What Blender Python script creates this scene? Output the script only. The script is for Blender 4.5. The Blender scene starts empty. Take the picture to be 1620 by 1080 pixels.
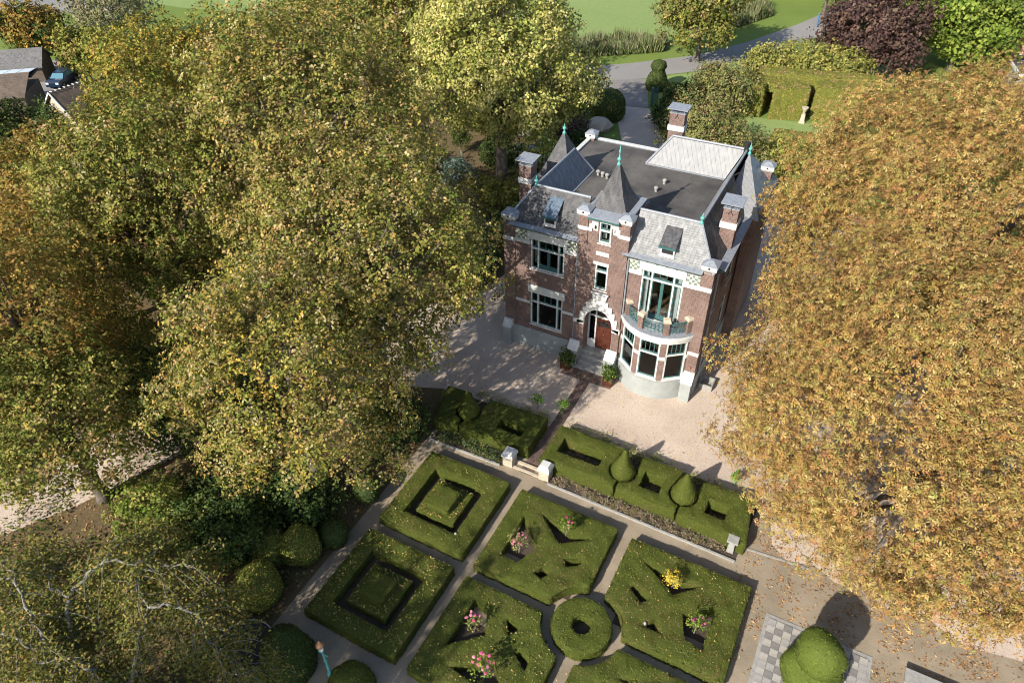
import bpy, bmesh, math, random
import numpy as np
from mathutils import Vector, Matrix, noise
from mathutils.geometry import delaunay_2d_cdt

S = bpy.context.scene
C = S.collection
R = math.radians

# ------------------------------------------------------------------ camera
PITCH, YAW, ROLL, FOC = R(39.476), R(28.431), R(-0.971), 1110.43
fw = Vector((-math.sin(YAW)*math.cos(PITCH), math.cos(YAW)*math.cos(PITCH), -math.sin(PITCH)))
rt = Vector((math.cos(YAW), math.sin(YAW), 0)); up = rt.cross(fw)
r2 = math.cos(ROLL)*rt + math.sin(ROLL)*up; u2 = -math.sin(ROLL)*rt + math.cos(ROLL)*up
cam_d = bpy.data.cameras.new('camera'); cam = bpy.data.objects.new('camera', cam_d); C.objects.link(cam)
cam.matrix_world = Matrix(((r2.x, u2.x, -fw.x, 0), (r2.y, u2.y, -fw.y, 0), (r2.z, u2.z, -fw.z, 30), (0, 0, 0, 1)))
cam_d.sensor_width = 36; cam_d.lens = FOC/1620*36; cam_d.clip_end = 2000; cam_d.clip_start = .1
S.camera = cam

# ------------------------------------------------------------------ light
SUN_AZ, SUN_EL = R(16), R(32)          # direction the light travels, from +Y towards +X; elevation
W = bpy.data.worlds.new('World'); S.world = W; W.use_nodes = True
wn = W.node_tree.nodes; wl = W.node_tree.links
sky = wn.new('ShaderNodeTexSky'); sky.sky_type = 'NISHITA'; sky.sun_disc = False
sky.sun_elevation = SUN_EL; sky.sun_rotation = SUN_AZ + math.pi
wn['Background'].inputs[1].default_value = .12
wl.new(sky.outputs[0], wn['Background'].inputs[0])
sd = bpy.data.lights.new('sun', 'SUN'); sd.energy = 4.9; sd.angle = R(.53); sd.color = (1, .93, .81)
sun = bpy.data.objects.new('sun', sd); C.objects.link(sun)
ld = Vector((math.sin(SUN_AZ)*math.cos(SUN_EL), math.cos(SUN_AZ)*math.cos(SUN_EL), -math.sin(SUN_EL)))
sun.rotation_euler = ld.to_track_quat('-Z', 'Y').to_euler(); sun.location = (-20, -30, 60)
S.view_settings.view_transform = 'Standard'; S.view_settings.look = 'None'
S.view_settings.exposure = .68; S.view_settings.gamma = 1; S.view_settings.use_curve_mapping = False
S.render.engine = 'CYCLES'; S.cycles.filter_width = 1.05

# ------------------------------------------------------------------ materials
def new_mat(name):
    m = bpy.data.materials.new(name); m.use_nodes = True
    nt = m.node_tree; return m, nt.nodes, nt.links, nt.nodes['Principled BSDF']

def mat(name, c1, c2=None, scale=4., rough=.7, metal=0., bump=0., bscale=None, spec=.4, detail=5., stops=(.35, .65), stretch=None):
    m, n, l, b = new_mat(name)
    b.inputs['Roughness'].default_value = rough; b.inputs['Metallic'].default_value = metal
    b.inputs['Specular IOR Level'].default_value = spec
    if c2 is None:
        b.inputs['Base Color'].default_value = (*c1, 1)
    tc = n.new('ShaderNodeTexCoord'); src = tc.outputs['Object']
    if stretch:
        mp = n.new('ShaderNodeMapping'); mp.inputs['Scale'].default_value = stretch
        l.new(src, mp.inputs[0]); src = mp.outputs[0]
    if c2 is not None:
        t = n.new('ShaderNodeTexNoise'); t.inputs['Scale'].default_value = scale; t.inputs['Detail'].default_value = detail
        t.inputs['Roughness'].default_value = .65
        r = n.new('ShaderNodeValToRGB'); r.color_ramp.elements[0].color = (*c1, 1); r.color_ramp.elements[1].color = (*c2, 1)
        r.color_ramp.elements[0].position = stops[0]; r.color_ramp.elements[1].position = stops[1]
        l.new(src, t.inputs[0]); l.new(t.outputs[0], r.inputs[0]); l.new(r.outputs[0], b.inputs['Base Color'])
    if bump:
        t2 = n.new('ShaderNodeTexNoise'); t2.inputs['Scale'].default_value = bscale or scale*4; t2.inputs['Detail'].default_value = 4
        bp = n.new('ShaderNodeBump'); bp.inputs['Strength'].default_value = bump; bp.inputs['Distance'].default_value = .05
        l.new(src, t2.inputs[0]); l.new(t2.outputs[0], bp.inputs['Height']); l.new(bp.outputs[0], b.inputs['Normal'])
    return m

def mix_mat(name, fine, coarse, fs, cs, rough=.9, bump=.3, amount=.5):
    """two noise colour ramps multiplied: fine grain and coarse patches"""
    m, n, l, b = new_mat(name); b.inputs['Roughness'].default_value = rough; b.inputs['Specular IOR Level'].default_value = .25
    tc = n.new('ShaderNodeTexCoord'); outs = []
    for cols, s, d in ((fine, fs, 3), (coarse, cs, 6)):
        t = n.new('ShaderNodeTexNoise'); t.inputs['Scale'].default_value = s; t.inputs['Detail'].default_value = d; t.inputs['Roughness'].default_value = .6
        r = n.new('ShaderNodeValToRGB'); e = r.color_ramp.elements
        e[0].position = .3; e[1].position = .7; e[0].color = (*cols[0], 1); e[1].color = (*cols[-1], 1)
        if len(cols) == 3:
            k = e.new(.5); k.color = (*cols[1], 1)
        l.new(tc.outputs['Object'], t.inputs[0]); l.new(t.outputs[0], r.inputs[0]); outs.append((r.outputs[0], t.outputs[0]))
    mx = n.new('ShaderNodeMix'); mx.data_type = 'RGBA'; mx.inputs[0].default_value = amount
    l.new(outs[0][0], mx.inputs[6]); l.new(outs[1][0], mx.inputs[7]); l.new(mx.outputs[2], b.inputs['Base Color'])
    bp = n.new('ShaderNodeBump'); bp.inputs['Strength'].default_value = bump; bp.inputs['Distance'].default_value = .03
    l.new(outs[0][1], bp.inputs['Height']); l.new(bp.outputs[0], b.inputs['Normal'])
    return m

def brick_mat(name, ca, cb, mortar, bw=.22, bh=.075, scale=1.):
    m, n, l, b = new_mat(name); b.inputs['Roughness'].default_value = .85
    tc = n.new('ShaderNodeTexCoord'); sp = n.new('ShaderNodeSeparateXYZ'); l.new(tc.outputs['Object'], sp.inputs[0])
    ad = n.new('ShaderNodeMath'); l.new(sp.outputs[0], ad.inputs[0]); l.new(sp.outputs[1], ad.inputs[1])
    cb_ = n.new('ShaderNodeCombineXYZ'); l.new(ad.outputs[0], cb_.inputs[0]); l.new(sp.outputs[2], cb_.inputs[1])
    t = n.new('ShaderNodeTexBrick'); t.inputs['Scale'].default_value = scale
    t.inputs['Brick Width'].default_value = bw; t.inputs['Row Height'].default_value = bh; t.inputs['Mortar Size'].default_value = .008
    t.inputs['Color1'].default_value = (*ca, 1); t.inputs['Color2'].default_value = (*cb, 1); t.inputs['Mortar'].default_value = (*mortar, 1)
    l.new(cb_.outputs[0], t.inputs[0])
    no = n.new('ShaderNodeTexNoise'); no.inputs['Scale'].default_value = 1.3; no.inputs['Detail'].default_value = 6; l.new(tc.outputs['Object'], no.inputs[0])
    no2 = n.new('ShaderNodeTexNoise'); no2.inputs['Scale'].default_value = 9; no2.inputs['Detail'].default_value = 3; l.new(tc.outputs['Object'], no2.inputs[0])
    a2 = n.new('ShaderNodeMath'); l.new(no.outputs[0], a2.inputs[0]); l.new(no2.outputs[0], a2.inputs[1])
    mr = n.new('ShaderNodeMapRange'); mr.inputs[1].default_value = .7; mr.inputs[2].default_value = 1.3; mr.inputs[3].default_value = .7; mr.inputs[4].default_value = 1.3
    l.new(a2.outputs[0], mr.inputs[0])
    mx = n.new('ShaderNodeVectorMath'); mx.operation = 'SCALE'; l.new(t.outputs[0], mx.inputs[0]); l.new(mr.outputs[0], mx.inputs[3])
    l.new(mx.outputs[0], b.inputs['Base Color'])
    bp = n.new('ShaderNodeBump'); bp.inputs['Strength'].default_value = .4; bp.inputs['Distance'].default_value = .01; bp.invert = True
    l.new(t.outputs[1], bp.inputs['Height']); l.new(bp.outputs[0], b.inputs['Normal'])
    return m

def slate_mat(name, ca, cb, streak, w=.28, h=.16, rough=.6, spec=.3):
    m, n, l, b = new_mat(name); b.inputs['Roughness'].default_value = rough; b.inputs['Specular IOR Level'].default_value = spec
    tc = n.new('ShaderNodeTexCoord'); sp = n.new('ShaderNodeSeparateXYZ'); l.new(tc.outputs['Object'], sp.inputs[0])
    ad = n.new('ShaderNodeMath'); l.new(sp.outputs[0], ad.inputs[0]); l.new(sp.outputs[1], ad.inputs[1])
    cb_ = n.new('ShaderNodeCombineXYZ'); l.new(ad.outputs[0], cb_.inputs[0]); l.new(sp.outputs[2], cb_.inputs[1])
    t = n.new('ShaderNodeTexBrick'); t.inputs['Brick Width'].default_value = w; t.inputs['Row Height'].default_value = h
    t.inputs['Mortar Size'].default_value = .012; t.inputs['Scale'].default_value = 1
    t.inputs['Color1'].default_value = (*ca, 1); t.inputs['Color2'].default_value = (*cb, 1); t.inputs['Mortar'].default_value = (*[c*.62 for c in ca], 1)
    l.new(cb_.outputs[0], t.inputs[0])
    mp = n.new('ShaderNodeMapping'); mp.inputs['Scale'].default_value = (5, 5, .5); l.new(tc.outputs['Object'], mp.inputs[0])
    no = n.new('ShaderNodeTexNoise'); no.inputs['Scale'].default_value = 1; no.inputs['Detail'].default_value = 6; l.new(mp.outputs[0], no.inputs[0])
    mr = n.new('ShaderNodeMapRange'); mr.inputs[1].default_value = .4; mr.inputs[2].default_value = .75; l.new(no.outputs[0], mr.inputs[0])
    mx = n.new('ShaderNodeMix'); mx.data_type = 'RGBA'; l.new(mr.outputs[0], mx.inputs[0]); l.new(t.outputs[0], mx.inputs[6]); mx.inputs[7].default_value = (*streak, 1)
    l.new(mx.outputs[2], b.inputs['Base Color'])
    bp = n.new('ShaderNodeBump'); bp.inputs['Strength'].default_value = .5; bp.inputs['Distance'].default_value = .02; bp.invert = True
    l.new(t.outputs[1], bp.inputs['Height']); l.new(bp.outputs[0], b.inputs['Normal'])
    return m

def leaf_mat(name, trans=.35, rough=.7):
    m, n, l, b = new_mat(name); b.inputs['Roughness'].default_value = rough; b.inputs['Specular IOR Level'].default_value = .15
    at = n.new('ShaderNodeAttribute'); at.attribute_name = 'Col'; l.new(at.outputs[0], b.inputs['Base Color'])
    tr = n.new('ShaderNodeBsdfTranslucent'); l.new(at.outputs[0], tr.inputs[0])
    mx = n.new('ShaderNodeMixShader'); mx.inputs[0].default_value = trans
    l.new(b.outputs[0], mx.inputs[1]); l.new(tr.outputs[0], mx.inputs[2]); l.new(mx.outputs[0], n['Material Output'].inputs[0])
    return m

def glass_mat(name, tint):
    m, n, l, b = new_mat(name)
    tr = n.new('ShaderNodeBsdfTransparent'); tr.inputs[0].default_value = (*tint, 1)
    gl = n.new('ShaderNodeBsdfGlossy'); gl.inputs['Roughness'].default_value = .02
    fr = n.new('ShaderNodeFresnel'); fr.inputs[0].default_value = 1.52
    mx = n.new('ShaderNodeMixShader'); l.new(fr.outputs[0], mx.inputs[0]); l.new(tr.outputs[0], mx.inputs[1]); l.new(gl.outputs[0], mx.inputs[2])
    l.new(mx.outputs[0], n['Material Output'].inputs[0]); return m

M = {}
M['brick'] = brick_mat('brick', (.182, .103, .082), (.122, .07, .06), (.23, .20, .185))
M['pinkbrick'] = brick_mat('pink_brick', (.45, .22, .15), (.38, .18, .13), (.5, .38, .3), .4, .14)
M['darkbrick'] = brick_mat('dark_brick', (.12, .085, .06), (.09, .065, .05), (.13, .11, .09), .4, .14)
M['white'] = mat('white_paint', (.62, .62, .61), (.50, .50, .49), 3, .55)
M['plinth'] = mat('grey_green_render', (.33, .355, .345), (.27, .29, .285), 1.2, .75, bump=.05)
M['teal'] = mat('teal_paint', (.055, .135, .135), (.04, .105, .105), 3, .4)
M['copper'] = mat('copper_patina', (.13, .42, .38), (.08, .28, .26), 9, .6)
M['slate'] = slate_mat('slate', (.07, .07, .077), (.055, .055, .06), (.115, .115, .118), .2, .11)
M['slate_sunlit'] = slate_mat('sunlit_weathered_slate', (.20, .203, .21), (.178, .18, .188), (.30, .303, .31), .2, .11, rough=.55)  # right front slope: sun put into the lighter base colour, streaks are weathering
M['lead_shaded'] = slate_mat('shaded_blue_lead', (.10, .14, .19), (.08, .115, .16), (.16, .20, .25), .1, .45, rough=.4)  # lead faces turned from the sun, shade put into the darker blue
M['lead'] = slate_mat('lead_sheet', (.235, .24, .25), (.228, .233, .242), (.30, .30, .308), .3, 9, rough=.55)
M['lead_trim'] = mat('lead_trim', (.27, .29, .33), (.19, .21, .24), 5, .5)
M['bitumen'] = mat('bitumen_felt', (.045, .043, .042), (.12, .11, .10), .45, .85, bump=.1, bscale=30)
M['glass'] = glass_mat('window_glass', (.8, .85, .86))
M['mahogany'] = mat('red_brown_wood', (.10, .032, .02), (.06, .018, .012), 6, .3, stretch=(6, 6, .8))
M['interior'] = mat('dark_interior', (.46, .31, .19), (.34, .22, .13), 1, .8)
M['ifloor'] = mat('wood_floor', (.24, .13, .06), (.16, .08, .04), 3, .5)
M['curtain'] = mat('white_curtain', (.72, .71, .67))
M['stone'] = mat('beige_stone', (.50, .43, .33), (.40, .34, .26), 6, .8)
M['greystone'] = mat('grey_stone', (.34, .33, .31), (.24, .24, .23), 5, .8, bump=.1)
M['tile_white'] = mat('cream_tile', (.68, .66, .55), (.58, .57, .48), 4, .35)
M['tile_green'] = mat('green_tile', (.15, .20, .16), (.20, .25, .20), 4, .35)
M['black'] = mat('black_iron', (.02, .02, .022), rough=.5)
M['bark'] = mat('bark', (.10, .08, .065), (.17, .145, .12), 5, .9, bump=.5, bscale=18, stretch=(2, 2, .5))
M['palebark'] = mat('pale_bark', (.24, .225, .20), (.14, .13, .11), 4, .8, bump=.2)
M['leaf'] = leaf_mat('leaves', .22)
M['hedge'] = leaf_mat('hedge_leaves', .12, .75)
M['dryleaf'] = leaf_mat('dry_leaves', .16, .7)
M['gravel'] = mix_mat('gravel', ((.25, .19, .15), (.52, .42, .345), (.68, .58, .48)), ((.35, .275, .225), (.61, .515, .43)), 14, .3, bump=.5, amount=.5)
M['sand'] = mix_mat('sandy_path', ((.20, .16, .115), (.33, .27, .20)), ((.17, .145, .10), (.38, .31, .23)), 16, .7, bump=.25, amount=.55)
M['soil'] = mix_mat('soil', ((.03, .024, .018), (.10, .075, .056)), ((.045, .035, .026), (.10, .075, .058)), 9, .8, bump=.8)  # kept dark: deep shade of the hedge trenches is put into this colour
M['litter'] = mix_mat('leaf_litter', ((.05, .035, .02), (.20, .13, .06)), ((.06, .06, .025), (.17, .12, .07)), 7, .5, bump=.6)
M['grass'] = mix_mat('grass', ((.10, .15, .025), (.17, .24, .045)), ((.11, .16, .03), (.19, .24, .06)), 5, .12, bump=.4)
M['field'] = mix_mat('field_grass', ((.16, .23, .06), (.24, .31, .10)), ((.17, .24, .07), (.25, .30, .12)), 1.5, .05, bump=.2)
M['asphalt'] = mix_mat('asphalt', ((.20, .19, .18), (.27, .26, .25)), ((.21, .20, .19), (.30, .28, .265)), 8, .12, bump=.1)
M['apron'] = mix_mat('stone_setts', ((.17, .155, .15), (.27, .25, .24)), ((.18, .17, .16), (.26, .24, .225)), 5, .2, bump=.2)
M['pathbrick'] = brick_mat('path_brick', (.15, .095, .075), (.10, .07, .058), (.13, .11, .09), .3, .3)
M['copper_lamp'] = mat('copper_lamp', (.55, .30, .20), (.40, .24, .17), 8, .35, .7)
M['carpaint'] = mat('dark_blue_paint', (.012, .025, .05), rough=.2, spec=.7)
M['tyre'] = mat('rubber', (.015, .015, .015), rough=.9)
M['rim'] = mat('alloy', (.45, .45, .46), rough=.35, metal=.8)
M['headlight'] = mat('headlight', (.8, .82, .85), rough=.1)
M['rooftile'] = slate_mat('roof_tiles', (.15, .145, .145), (.10, .10, .10), (.19, .185, .18), .35, .4, rough=.7)
M['timber'] = mat('grey_timber', (.26, .22, .18), (.18, .15, .12), 5, .85)
M['cut_tile'] = mat('paving_light', (.40, .375, .34), (.32, .30, .275), 3, .8)
M['cut_dark'] = mat('paving_dark', (.215, .205, .195), (.17, .16, .155), 3, .8)
M['cut_mid'] = mat('paving_mid', (.34, .325, .31), (.27, .26, .25), 3, .8)

# ------------------------------------------------------------------ mesh helpers
def tag(o, label=None, cat=None, group=None, kind=None):
    if label: o['label'] = label
    if cat: o['category'] = cat
    if group: o['group'] = group
    if kind: o['kind'] = kind
    return o

def empty(name, loc, label=None, cat=None, group=None):
    o = bpy.data.objects.new(name, None); C.objects.link(o); o.location = loc; o.empty_display_size = .2
    o['_'] = 0; del o['_']
    return tag(o, label, cat, group)

class MB:
    """collects faces given in the coordinates of `org`-relative or world space"""
    def __init__(s, org=(0, 0, 0), T=None): s.v = []; s.f = []; s.o = Vector(org); s.T = T
    def add(s, vs, fs):
        k = len(s.v)
        for p in vs:
            p = Vector(p)
            if s.T is not None: p = s.T @ p
            s.v.append(p - s.o)
        s.f += [[i+k for i in f] for f in fs]; return s
    def box(s, x0, x1, y0, y1, z0, z1):
        return s.add([(x0, y0, z0), (x1, y0, z0), (x1, y1, z0), (x0, y1, z0), (x0, y0, z1), (x1, y0, z1), (x1, y1, z1), (x0, y1, z1)],
                     [(0, 3, 2, 1), (4, 5, 6, 7), (0, 1, 5, 4), (1, 2, 6, 5), (2, 3, 7, 6), (3, 0, 4, 7)])
    def frustum(s, x0, x1, y0, y1, z0, X0, X1, Y0, Y1, z1):
        return s.add([(x0, y0, z0), (x1, y0, z0), (x1, y1, z0), (x0, y1, z0), (X0, Y0, z1), (X1, Y0, z1), (X1, Y1, z1), (X0, Y1, z1)],
                     [(0, 3, 2, 1), (4, 5, 6, 7), (0, 1, 5, 4), (1, 2, 6, 5), (2, 3, 7, 6), (3, 0, 4, 7)])
    def poly(s, pts): return s.add(pts, [list(range(len(pts)))])
    def slab(s, pts, d):
        """polygon thickened by vector d"""
        d = Vector(d); n = len(pts); a = [Vector(p) for p in pts]
        return s.add(a + [p + d for p in a], [list(range(n))[::-1], list(range(n, 2*n))] + [(i, (i+1) % n, n+(i+1) % n, n+i) for i in range(n)])
    def tube(s, pts, rs, n=6, cap=True):
        pts = [Vector(p) for p in pts]; vs = []; fs = []
        if not hasattr(rs, '__len__'): rs = [rs]*len(pts)
        for i, p in enumerate(pts):
            t = (pts[min(i+1, len(pts)-1)] - pts[max(i-1, 0)]).normalized()
            a = t.cross(Vector((0, 0, 1)) if abs(t.z) < .9 else Vector((1, 0, 0))).normalized(); b = t.cross(a)
            for j in range(n):
                w = 2*math.pi*j/n; vs.append(p + (a*math.cos(w) + b*math.sin(w))*rs[i])
        for i in range(len(pts)-1):
            for j in range(n): fs.append((i*n+j, i*n+(j+1) % n, (i+1)*n+(j+1) % n, (i+1)*n+j))
        if cap: fs += [list(range(n))[::-1], [len(vs)-n+j for j in range(n)]]
        return s.add(vs, fs)
    def lathe(s, prof, cx, cy, n=12, sx=1, sy=1):
        vs = []; fs = []
        for r, z in prof:
            for j in range(n):
                w = 2*math.pi*j/n; vs.append((cx+r*math.cos(w)*sx, cy+r*math.sin(w)*sy, z))
        for i in range(len(prof)-1):
            for j in range(n): fs.append((i*n+j, i*n+(j+1) % n, (i+1)*n+(j+1) % n, (i+1)*n+j))
        fs += [list(range(n))[::-1], [len(vs)-n+j for j in range(n)]]
        return s.add(vs, fs)
    def arc(s, cx, cy, r0, r1, a0, a1, z0, z1, n=6):
        """ring sector, angle measured from -Y towards +X, degrees"""
        vs = []; fs = []
        for i in range(n+1):
            a = R(a0 + (a1-a0)*i/n); d = (math.sin(a), -math.cos(a))
            vs += [(cx+d[0]*r0, cy+d[1]*r0, z0), (cx+d[0]*r1, cy+d[1]*r1, z0), (cx+d[0]*r1, cy+d[1]*r1, z1), (cx+d[0]*r0, cy+d[1]*r0, z1)]
        for i in range(n):
            a = 4*i; b = a+4
            for q in range(4): fs.append((a+q, a+(q+1) % 4, b+(q+1) % 4, b+q))
        fs += [(3, 2, 1, 0), (4*n, 4*n+1, 4*n+2, 4*n+3)]
        return s.add(vs, fs)
    def build(s, name, m, parent=None, smooth=False, **kw):
        me = bpy.data.meshes.new(name); me.from_pydata([tuple(p) for p in s.v], [], s.f)
        bm = bmesh.new(); bm.from_mesh(me); bmesh.ops.recalc_face_normals(bm, faces=bm.faces); bm.to_mesh(me); bm.free()
        if smooth: me.polygons.foreach_set('use_smooth', [True]*len(me.polygons))
        me.materials.append(M[m] if isinstance(m, str) else m)
        o = bpy.data.objects.new(name, me); C.objects.link(o)
        if parent is not None: o.parent = parent
        else: o.location = s.o
        tag(o, **kw); return o

def sheet(name, pts, z, m, kind='structure', **kw):
    b = MB(); b.poly([(p[0], p[1], z) for p in pts]); me_o = b.build(name, m, None, kind=kind, **kw)
    for p in me_o.data.polygons:
        if p.normal.z < 0: p.flip()
    return me_o

def raw_mesh(name, V, F4, col, m):
    """numpy quads or tris with a point colour attribute"""
    me = bpy.data.meshes.new(name); n = len(V); k = F4.shape[1]; nf = len(F4)
    me.vertices.add(n); me.vertices.foreach_set('co', np.ascontiguousarray(V, np.float32).ravel())
    me.loops.add(nf*k); me.loops.foreach_set('vertex_index', np.ascontiguousarray(F4, np.int32).ravel())
    me.polygons.add(nf); me.polygons.foreach_set('loop_start', np.arange(0, nf*k, k, dtype=np.int32))
    try: me.polygons.foreach_set('loop_total', np.full(nf, k, np.int32))
    except Exception: pass
    a = me.attributes.new('Col', 'FLOAT_COLOR', 'POINT'); c4 = np.ones((n, 4), np.float32); c4[:, :3] = col
    a.data.foreach_set('color', c4.ravel()); me.update(calc_edges=True); me.materials.append(m)
    return me

def link(name, me, parent=None, loc=(0, 0, 0)):
    o = bpy.data.objects.new(name, me); C.objects.link(o); o.location = loc
    if parent is not None: o.parent = parent
    return o

def unit(a): return a/np.maximum(np.linalg.norm(a, axis=1), 1e-9)[:, None]

def cards(P, N, T, L, Wd, droop=0.):
    """diamond leaves: centre P, normal N, direction T"""
    Sd = unit(np.cross(N, T)); T = unit(np.cross(Sd, N)); L = L[:, None]; Wd = Wd[:, None]
    b = P - T*L*.5; t = P + T*L*.5 - N*L*droop; mid = P - T*L*.06 + N*L*.06
    V = np.stack([b, mid + Sd*Wd*.5, t, mid - Sd*Wd*.5], 1).reshape(-1, 3)
    return V, np.arange(len(V)).reshape(-1, 4)

def pal_pick(rng, pal, n, jit=.18):
    c = np.array([p[0] for p in pal]); w = np.array([p[1] for p in pal], float); w /= w.sum()
    out = c[rng.choice(len(c), n, p=w)]
    return np.clip(out*rng.uniform(1-jit, 1+jit, (n, 1))*rng.uniform(.93, 1.07, (n, 3)), 0.004, .9)

# palettes (linear base colours)
LIND = [((.125, .14, .027), 5), ((.195, .193, .042), 6), ((.28, .238, .06), 4), ((.40, .285, .08), 3), ((.38, .255, .105), 3), ((.40, .33, .16), 3)]
OLIVE = [((.12, .145, .026), 5), ((.185, .20, .038), 5), ((.26, .24, .055), 4), ((.35, .28, .08), 2), ((.32, .21, .075), 1)]
BROWNY = [((.15, .135, .03), 4), ((.27, .20, .045), 4), ((.36, .23, .05), 4), ((.33, .18, .05), 3)]
GOLDY = [((.14, .155, .026), 4), ((.22, .21, .037), 4), ((.36, .275, .05), 4), ((.46, .30, .055), 2)]
YELGR = [((.34, .34, .085), 4), ((.46, .43, .13), 5), ((.56, .50, .19), 5), ((.16, .19, .04), 2)]
CHEST = [((.36, .232, .074), 5), ((.31, .183, .055), 5), ((.42, .305, .115), 4), ((.30, .235, .064), 4), ((.32, .16, .064), 3), ((.17, .10, .04), 4), ((.24, .215, .058), 3)]
PURP = [((.085, .05, .045), 4), ((.12, .07, .055), 4), ((.15, .095, .07), 3), ((.06, .032, .03), 2)]
GREEN = [((.13, .19, .03), 4), ((.19, .25, .04), 4), ((.25, .30, .055), 3), ((.09, .13, .025), 2)]
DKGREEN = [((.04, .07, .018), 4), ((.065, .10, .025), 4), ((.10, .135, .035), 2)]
SHRUB = [((.15, .17, .05), 4), ((.22, .22, .075), 4), ((.28, .24, .10), 3), ((.30, .20, .10), 1)]
YSHRUB = [((.24, .25, .06), 4), ((.32, .30, .08), 4), ((.19, .21, .05), 3), ((.38, .32, .09), 2)]
GLAUC = [((.12, .18, .14), 4), ((.18, .24, .20), 3), ((.09, .13, .09), 2)]
BOX = [((.088, .108, .019), 5), ((.118, .138, .025), 5), ((.064, .08, .015), 3), ((.155, .16, .04), 3)]
BOXBR = [((.14, .12, .04), 4), ((.17, .125, .05), 4), ((.11, .12, .03), 3)]
YEW = [((.05, .075, .02), 4), ((.075, .10, .025), 4), ((.10, .12, .03), 2)]
HORN = [((.19, .20, .04), 4), ((.25, .23, .045), 4), ((.14, .16, .03), 3), ((.28, .19, .06), 2)]
REED = [((.20, .22, .10), 4), ((.30, .28, .17), 3), ((.12, .16, .05), 4)]

def lumpy(rng, rx, ry, rz, n, jr=.12, low=-.75, rs=1.):
    """clump centres on a crown ellipsoid plus a few inside"""
    i = np.arange(n) + .5; ph = np.arccos(1 - (1-low)*i/n); th = math.pi*(1+5**.5)*i
    d = np.stack([np.cos(th)*np.sin(ph), np.sin(th)*np.sin(ph), np.cos(ph)], 1) + rng.normal(0, .09, (n, 3)); d = unit(d)
    f = rng.uniform(.70-jr*1.6, .74+jr*1.5, n)*(1 + jr*1.08*np.sin(d[:, 0]*5+d[:, 2]*3+rng.uniform(0, 6))*np.cos(d[:, 1]*4+rng.uniform(0, 6)))
    c = d*f[:, None]*[rx, ry, rz]
    sp = math.sqrt(4*math.pi/n)*(rx*ry*rz)**(1/3)
    r = sp*rng.uniform(.42, .95, n)*rs
    k = max(3, n//5); ci = unit(rng.normal(size=(k, 3)))*rng.uniform(.1, .5, (k, 1))*[rx, ry, rz]
    return np.vstack([c, ci]), np.concatenate([r, sp*rng.uniform(.5, .7, k)]), k

def crown_mesh(name, rng, rx, ry, rz, nl, nleaf, size, pal, kind='leaf', patch=.5, m='leaf', pal2=None, rs=1., jr=.12, low=-.75):
    c, r, k = lumpy(rng, rx, ry, rz, nl, jr=jr, rs=rs, low=low)
    w = r**2; w[-k:] *= .35; w /= w.sum()
    q0 = 8 if kind == 'leaf' else 1; ns = nleaf//q0; nleaf = ns*q0
    li = rng.choice(len(c), ns, p=w)
    d = unit(rng.normal(size=(ns, 3)) + .35*unit(c[li]+1e-6)); fac = rng.uniform(.25, 1, ns)**.45
    P = c[li] + d*(r[li]*fac)[:, None]*[1, 1, .85]
    P += rng.normal(0, .13, P.shape)*r[li][:, None]
    out = unit(P/np.array([rx, ry, rz]))
    N = unit(.6*out + .35*d + np.array([0, 0, .5]) + rng.normal(0, .45, (ns, 3)))
    T = unit(rng.normal(size=(ns, 3)) + .5*out + np.array([0, 0, -.3]))
    col = pal_pick(rng, pal, ns)
    if pal2 is not None:
        lm = rng.random(len(c)) < patch
        use = lm[li] & (rng.random(ns) < .7); col[use] = pal_pick(rng, pal2, int(use.sum()))
    col = col*rng.uniform(.9, 1.1, len(c))[li][:, None]
    if q0 > 1:                              # leaves of one sprig lie along its twig and share its colour
        a = rng.uniform(-1, 1, (ns, q0, 1)); Sd = unit(np.cross(N, T)); sg = rng.normal(0, .55, (ns, q0, 1))
        P = (P[:, None] + T[:, None]*a*size*2.0 + Sd[:, None]*sg*size*1.3 + N[:, None]*rng.normal(0, .35, (ns, q0, 1))*size).reshape(-1, 3)
        T = unit((T[:, None]*.6 + Sd[:, None]*np.sign(sg) + rng.normal(0, .4, (ns, q0, 3))).reshape(-1, 3))
        N = unit((N[:, None] + rng.normal(0, .38, (ns, q0, 3))).reshape(-1, 3))
        col = np.clip((col[:, None]*rng.uniform(.78, 1.22, (ns, q0, 1))).reshape(-1, 3), .004, .9)
        alt = rng.random(nleaf) < .12; col[alt] = pal_pick(rng, pal, int(alt.sum()))
    if kind == 'leaf':
        L = size*rng.uniform(.7, 1.3, nleaf); V, F = cards(P, N, T, L, L*rng.uniform(.6, .85, nleaf), .12); cc = np.repeat(col, 4, 0)
    else:                                   # palmate: six drooping leaflets round a stalk end
        q = 5; Sd = unit(np.cross(N, T)); T2 = unit(np.cross(Sd, N)); Vs = []; Cs = []
        for j in range(q):
            a = (j - (q-1)/2)*R(58) + rng.normal(0, .12, nleaf); ca, sa = np.cos(a)[:, None], np.sin(a)[:, None]
            D = unit(T2*ca + Sd*sa - N*rng.uniform(.15, .8, (nleaf, 1))); L = size*rng.uniform(.7, 1.15, nleaf)*(1 - .07*abs(j-2))
            Nn = unit(N + .3*rng.normal(size=(nleaf, 3)))
            sd2 = unit(np.cross(Nn, D)); b0 = P + D*(L*.05)[:, None]; m0 = P + D*(L*.8)[:, None] - Nn*(L*.05)[:, None]; w0 = sd2*(L*.2)[:, None]
            Vs.append(np.stack([b0, m0+w0, m0-w0+D*(L*.25)[:, None]], 1).reshape(-1, 3)); Cs.append(np.repeat(np.clip(col*rng.uniform(.82, 1.18, (nleaf, 1)), 0, .9), 3, 0))
        V = np.vstack(Vs); cc = np.vstack(Cs); F = np.arange(len(V)).reshape(-1, 3)
    return raw_mesh(name, V, F, cc, M[m]), c, r

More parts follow.
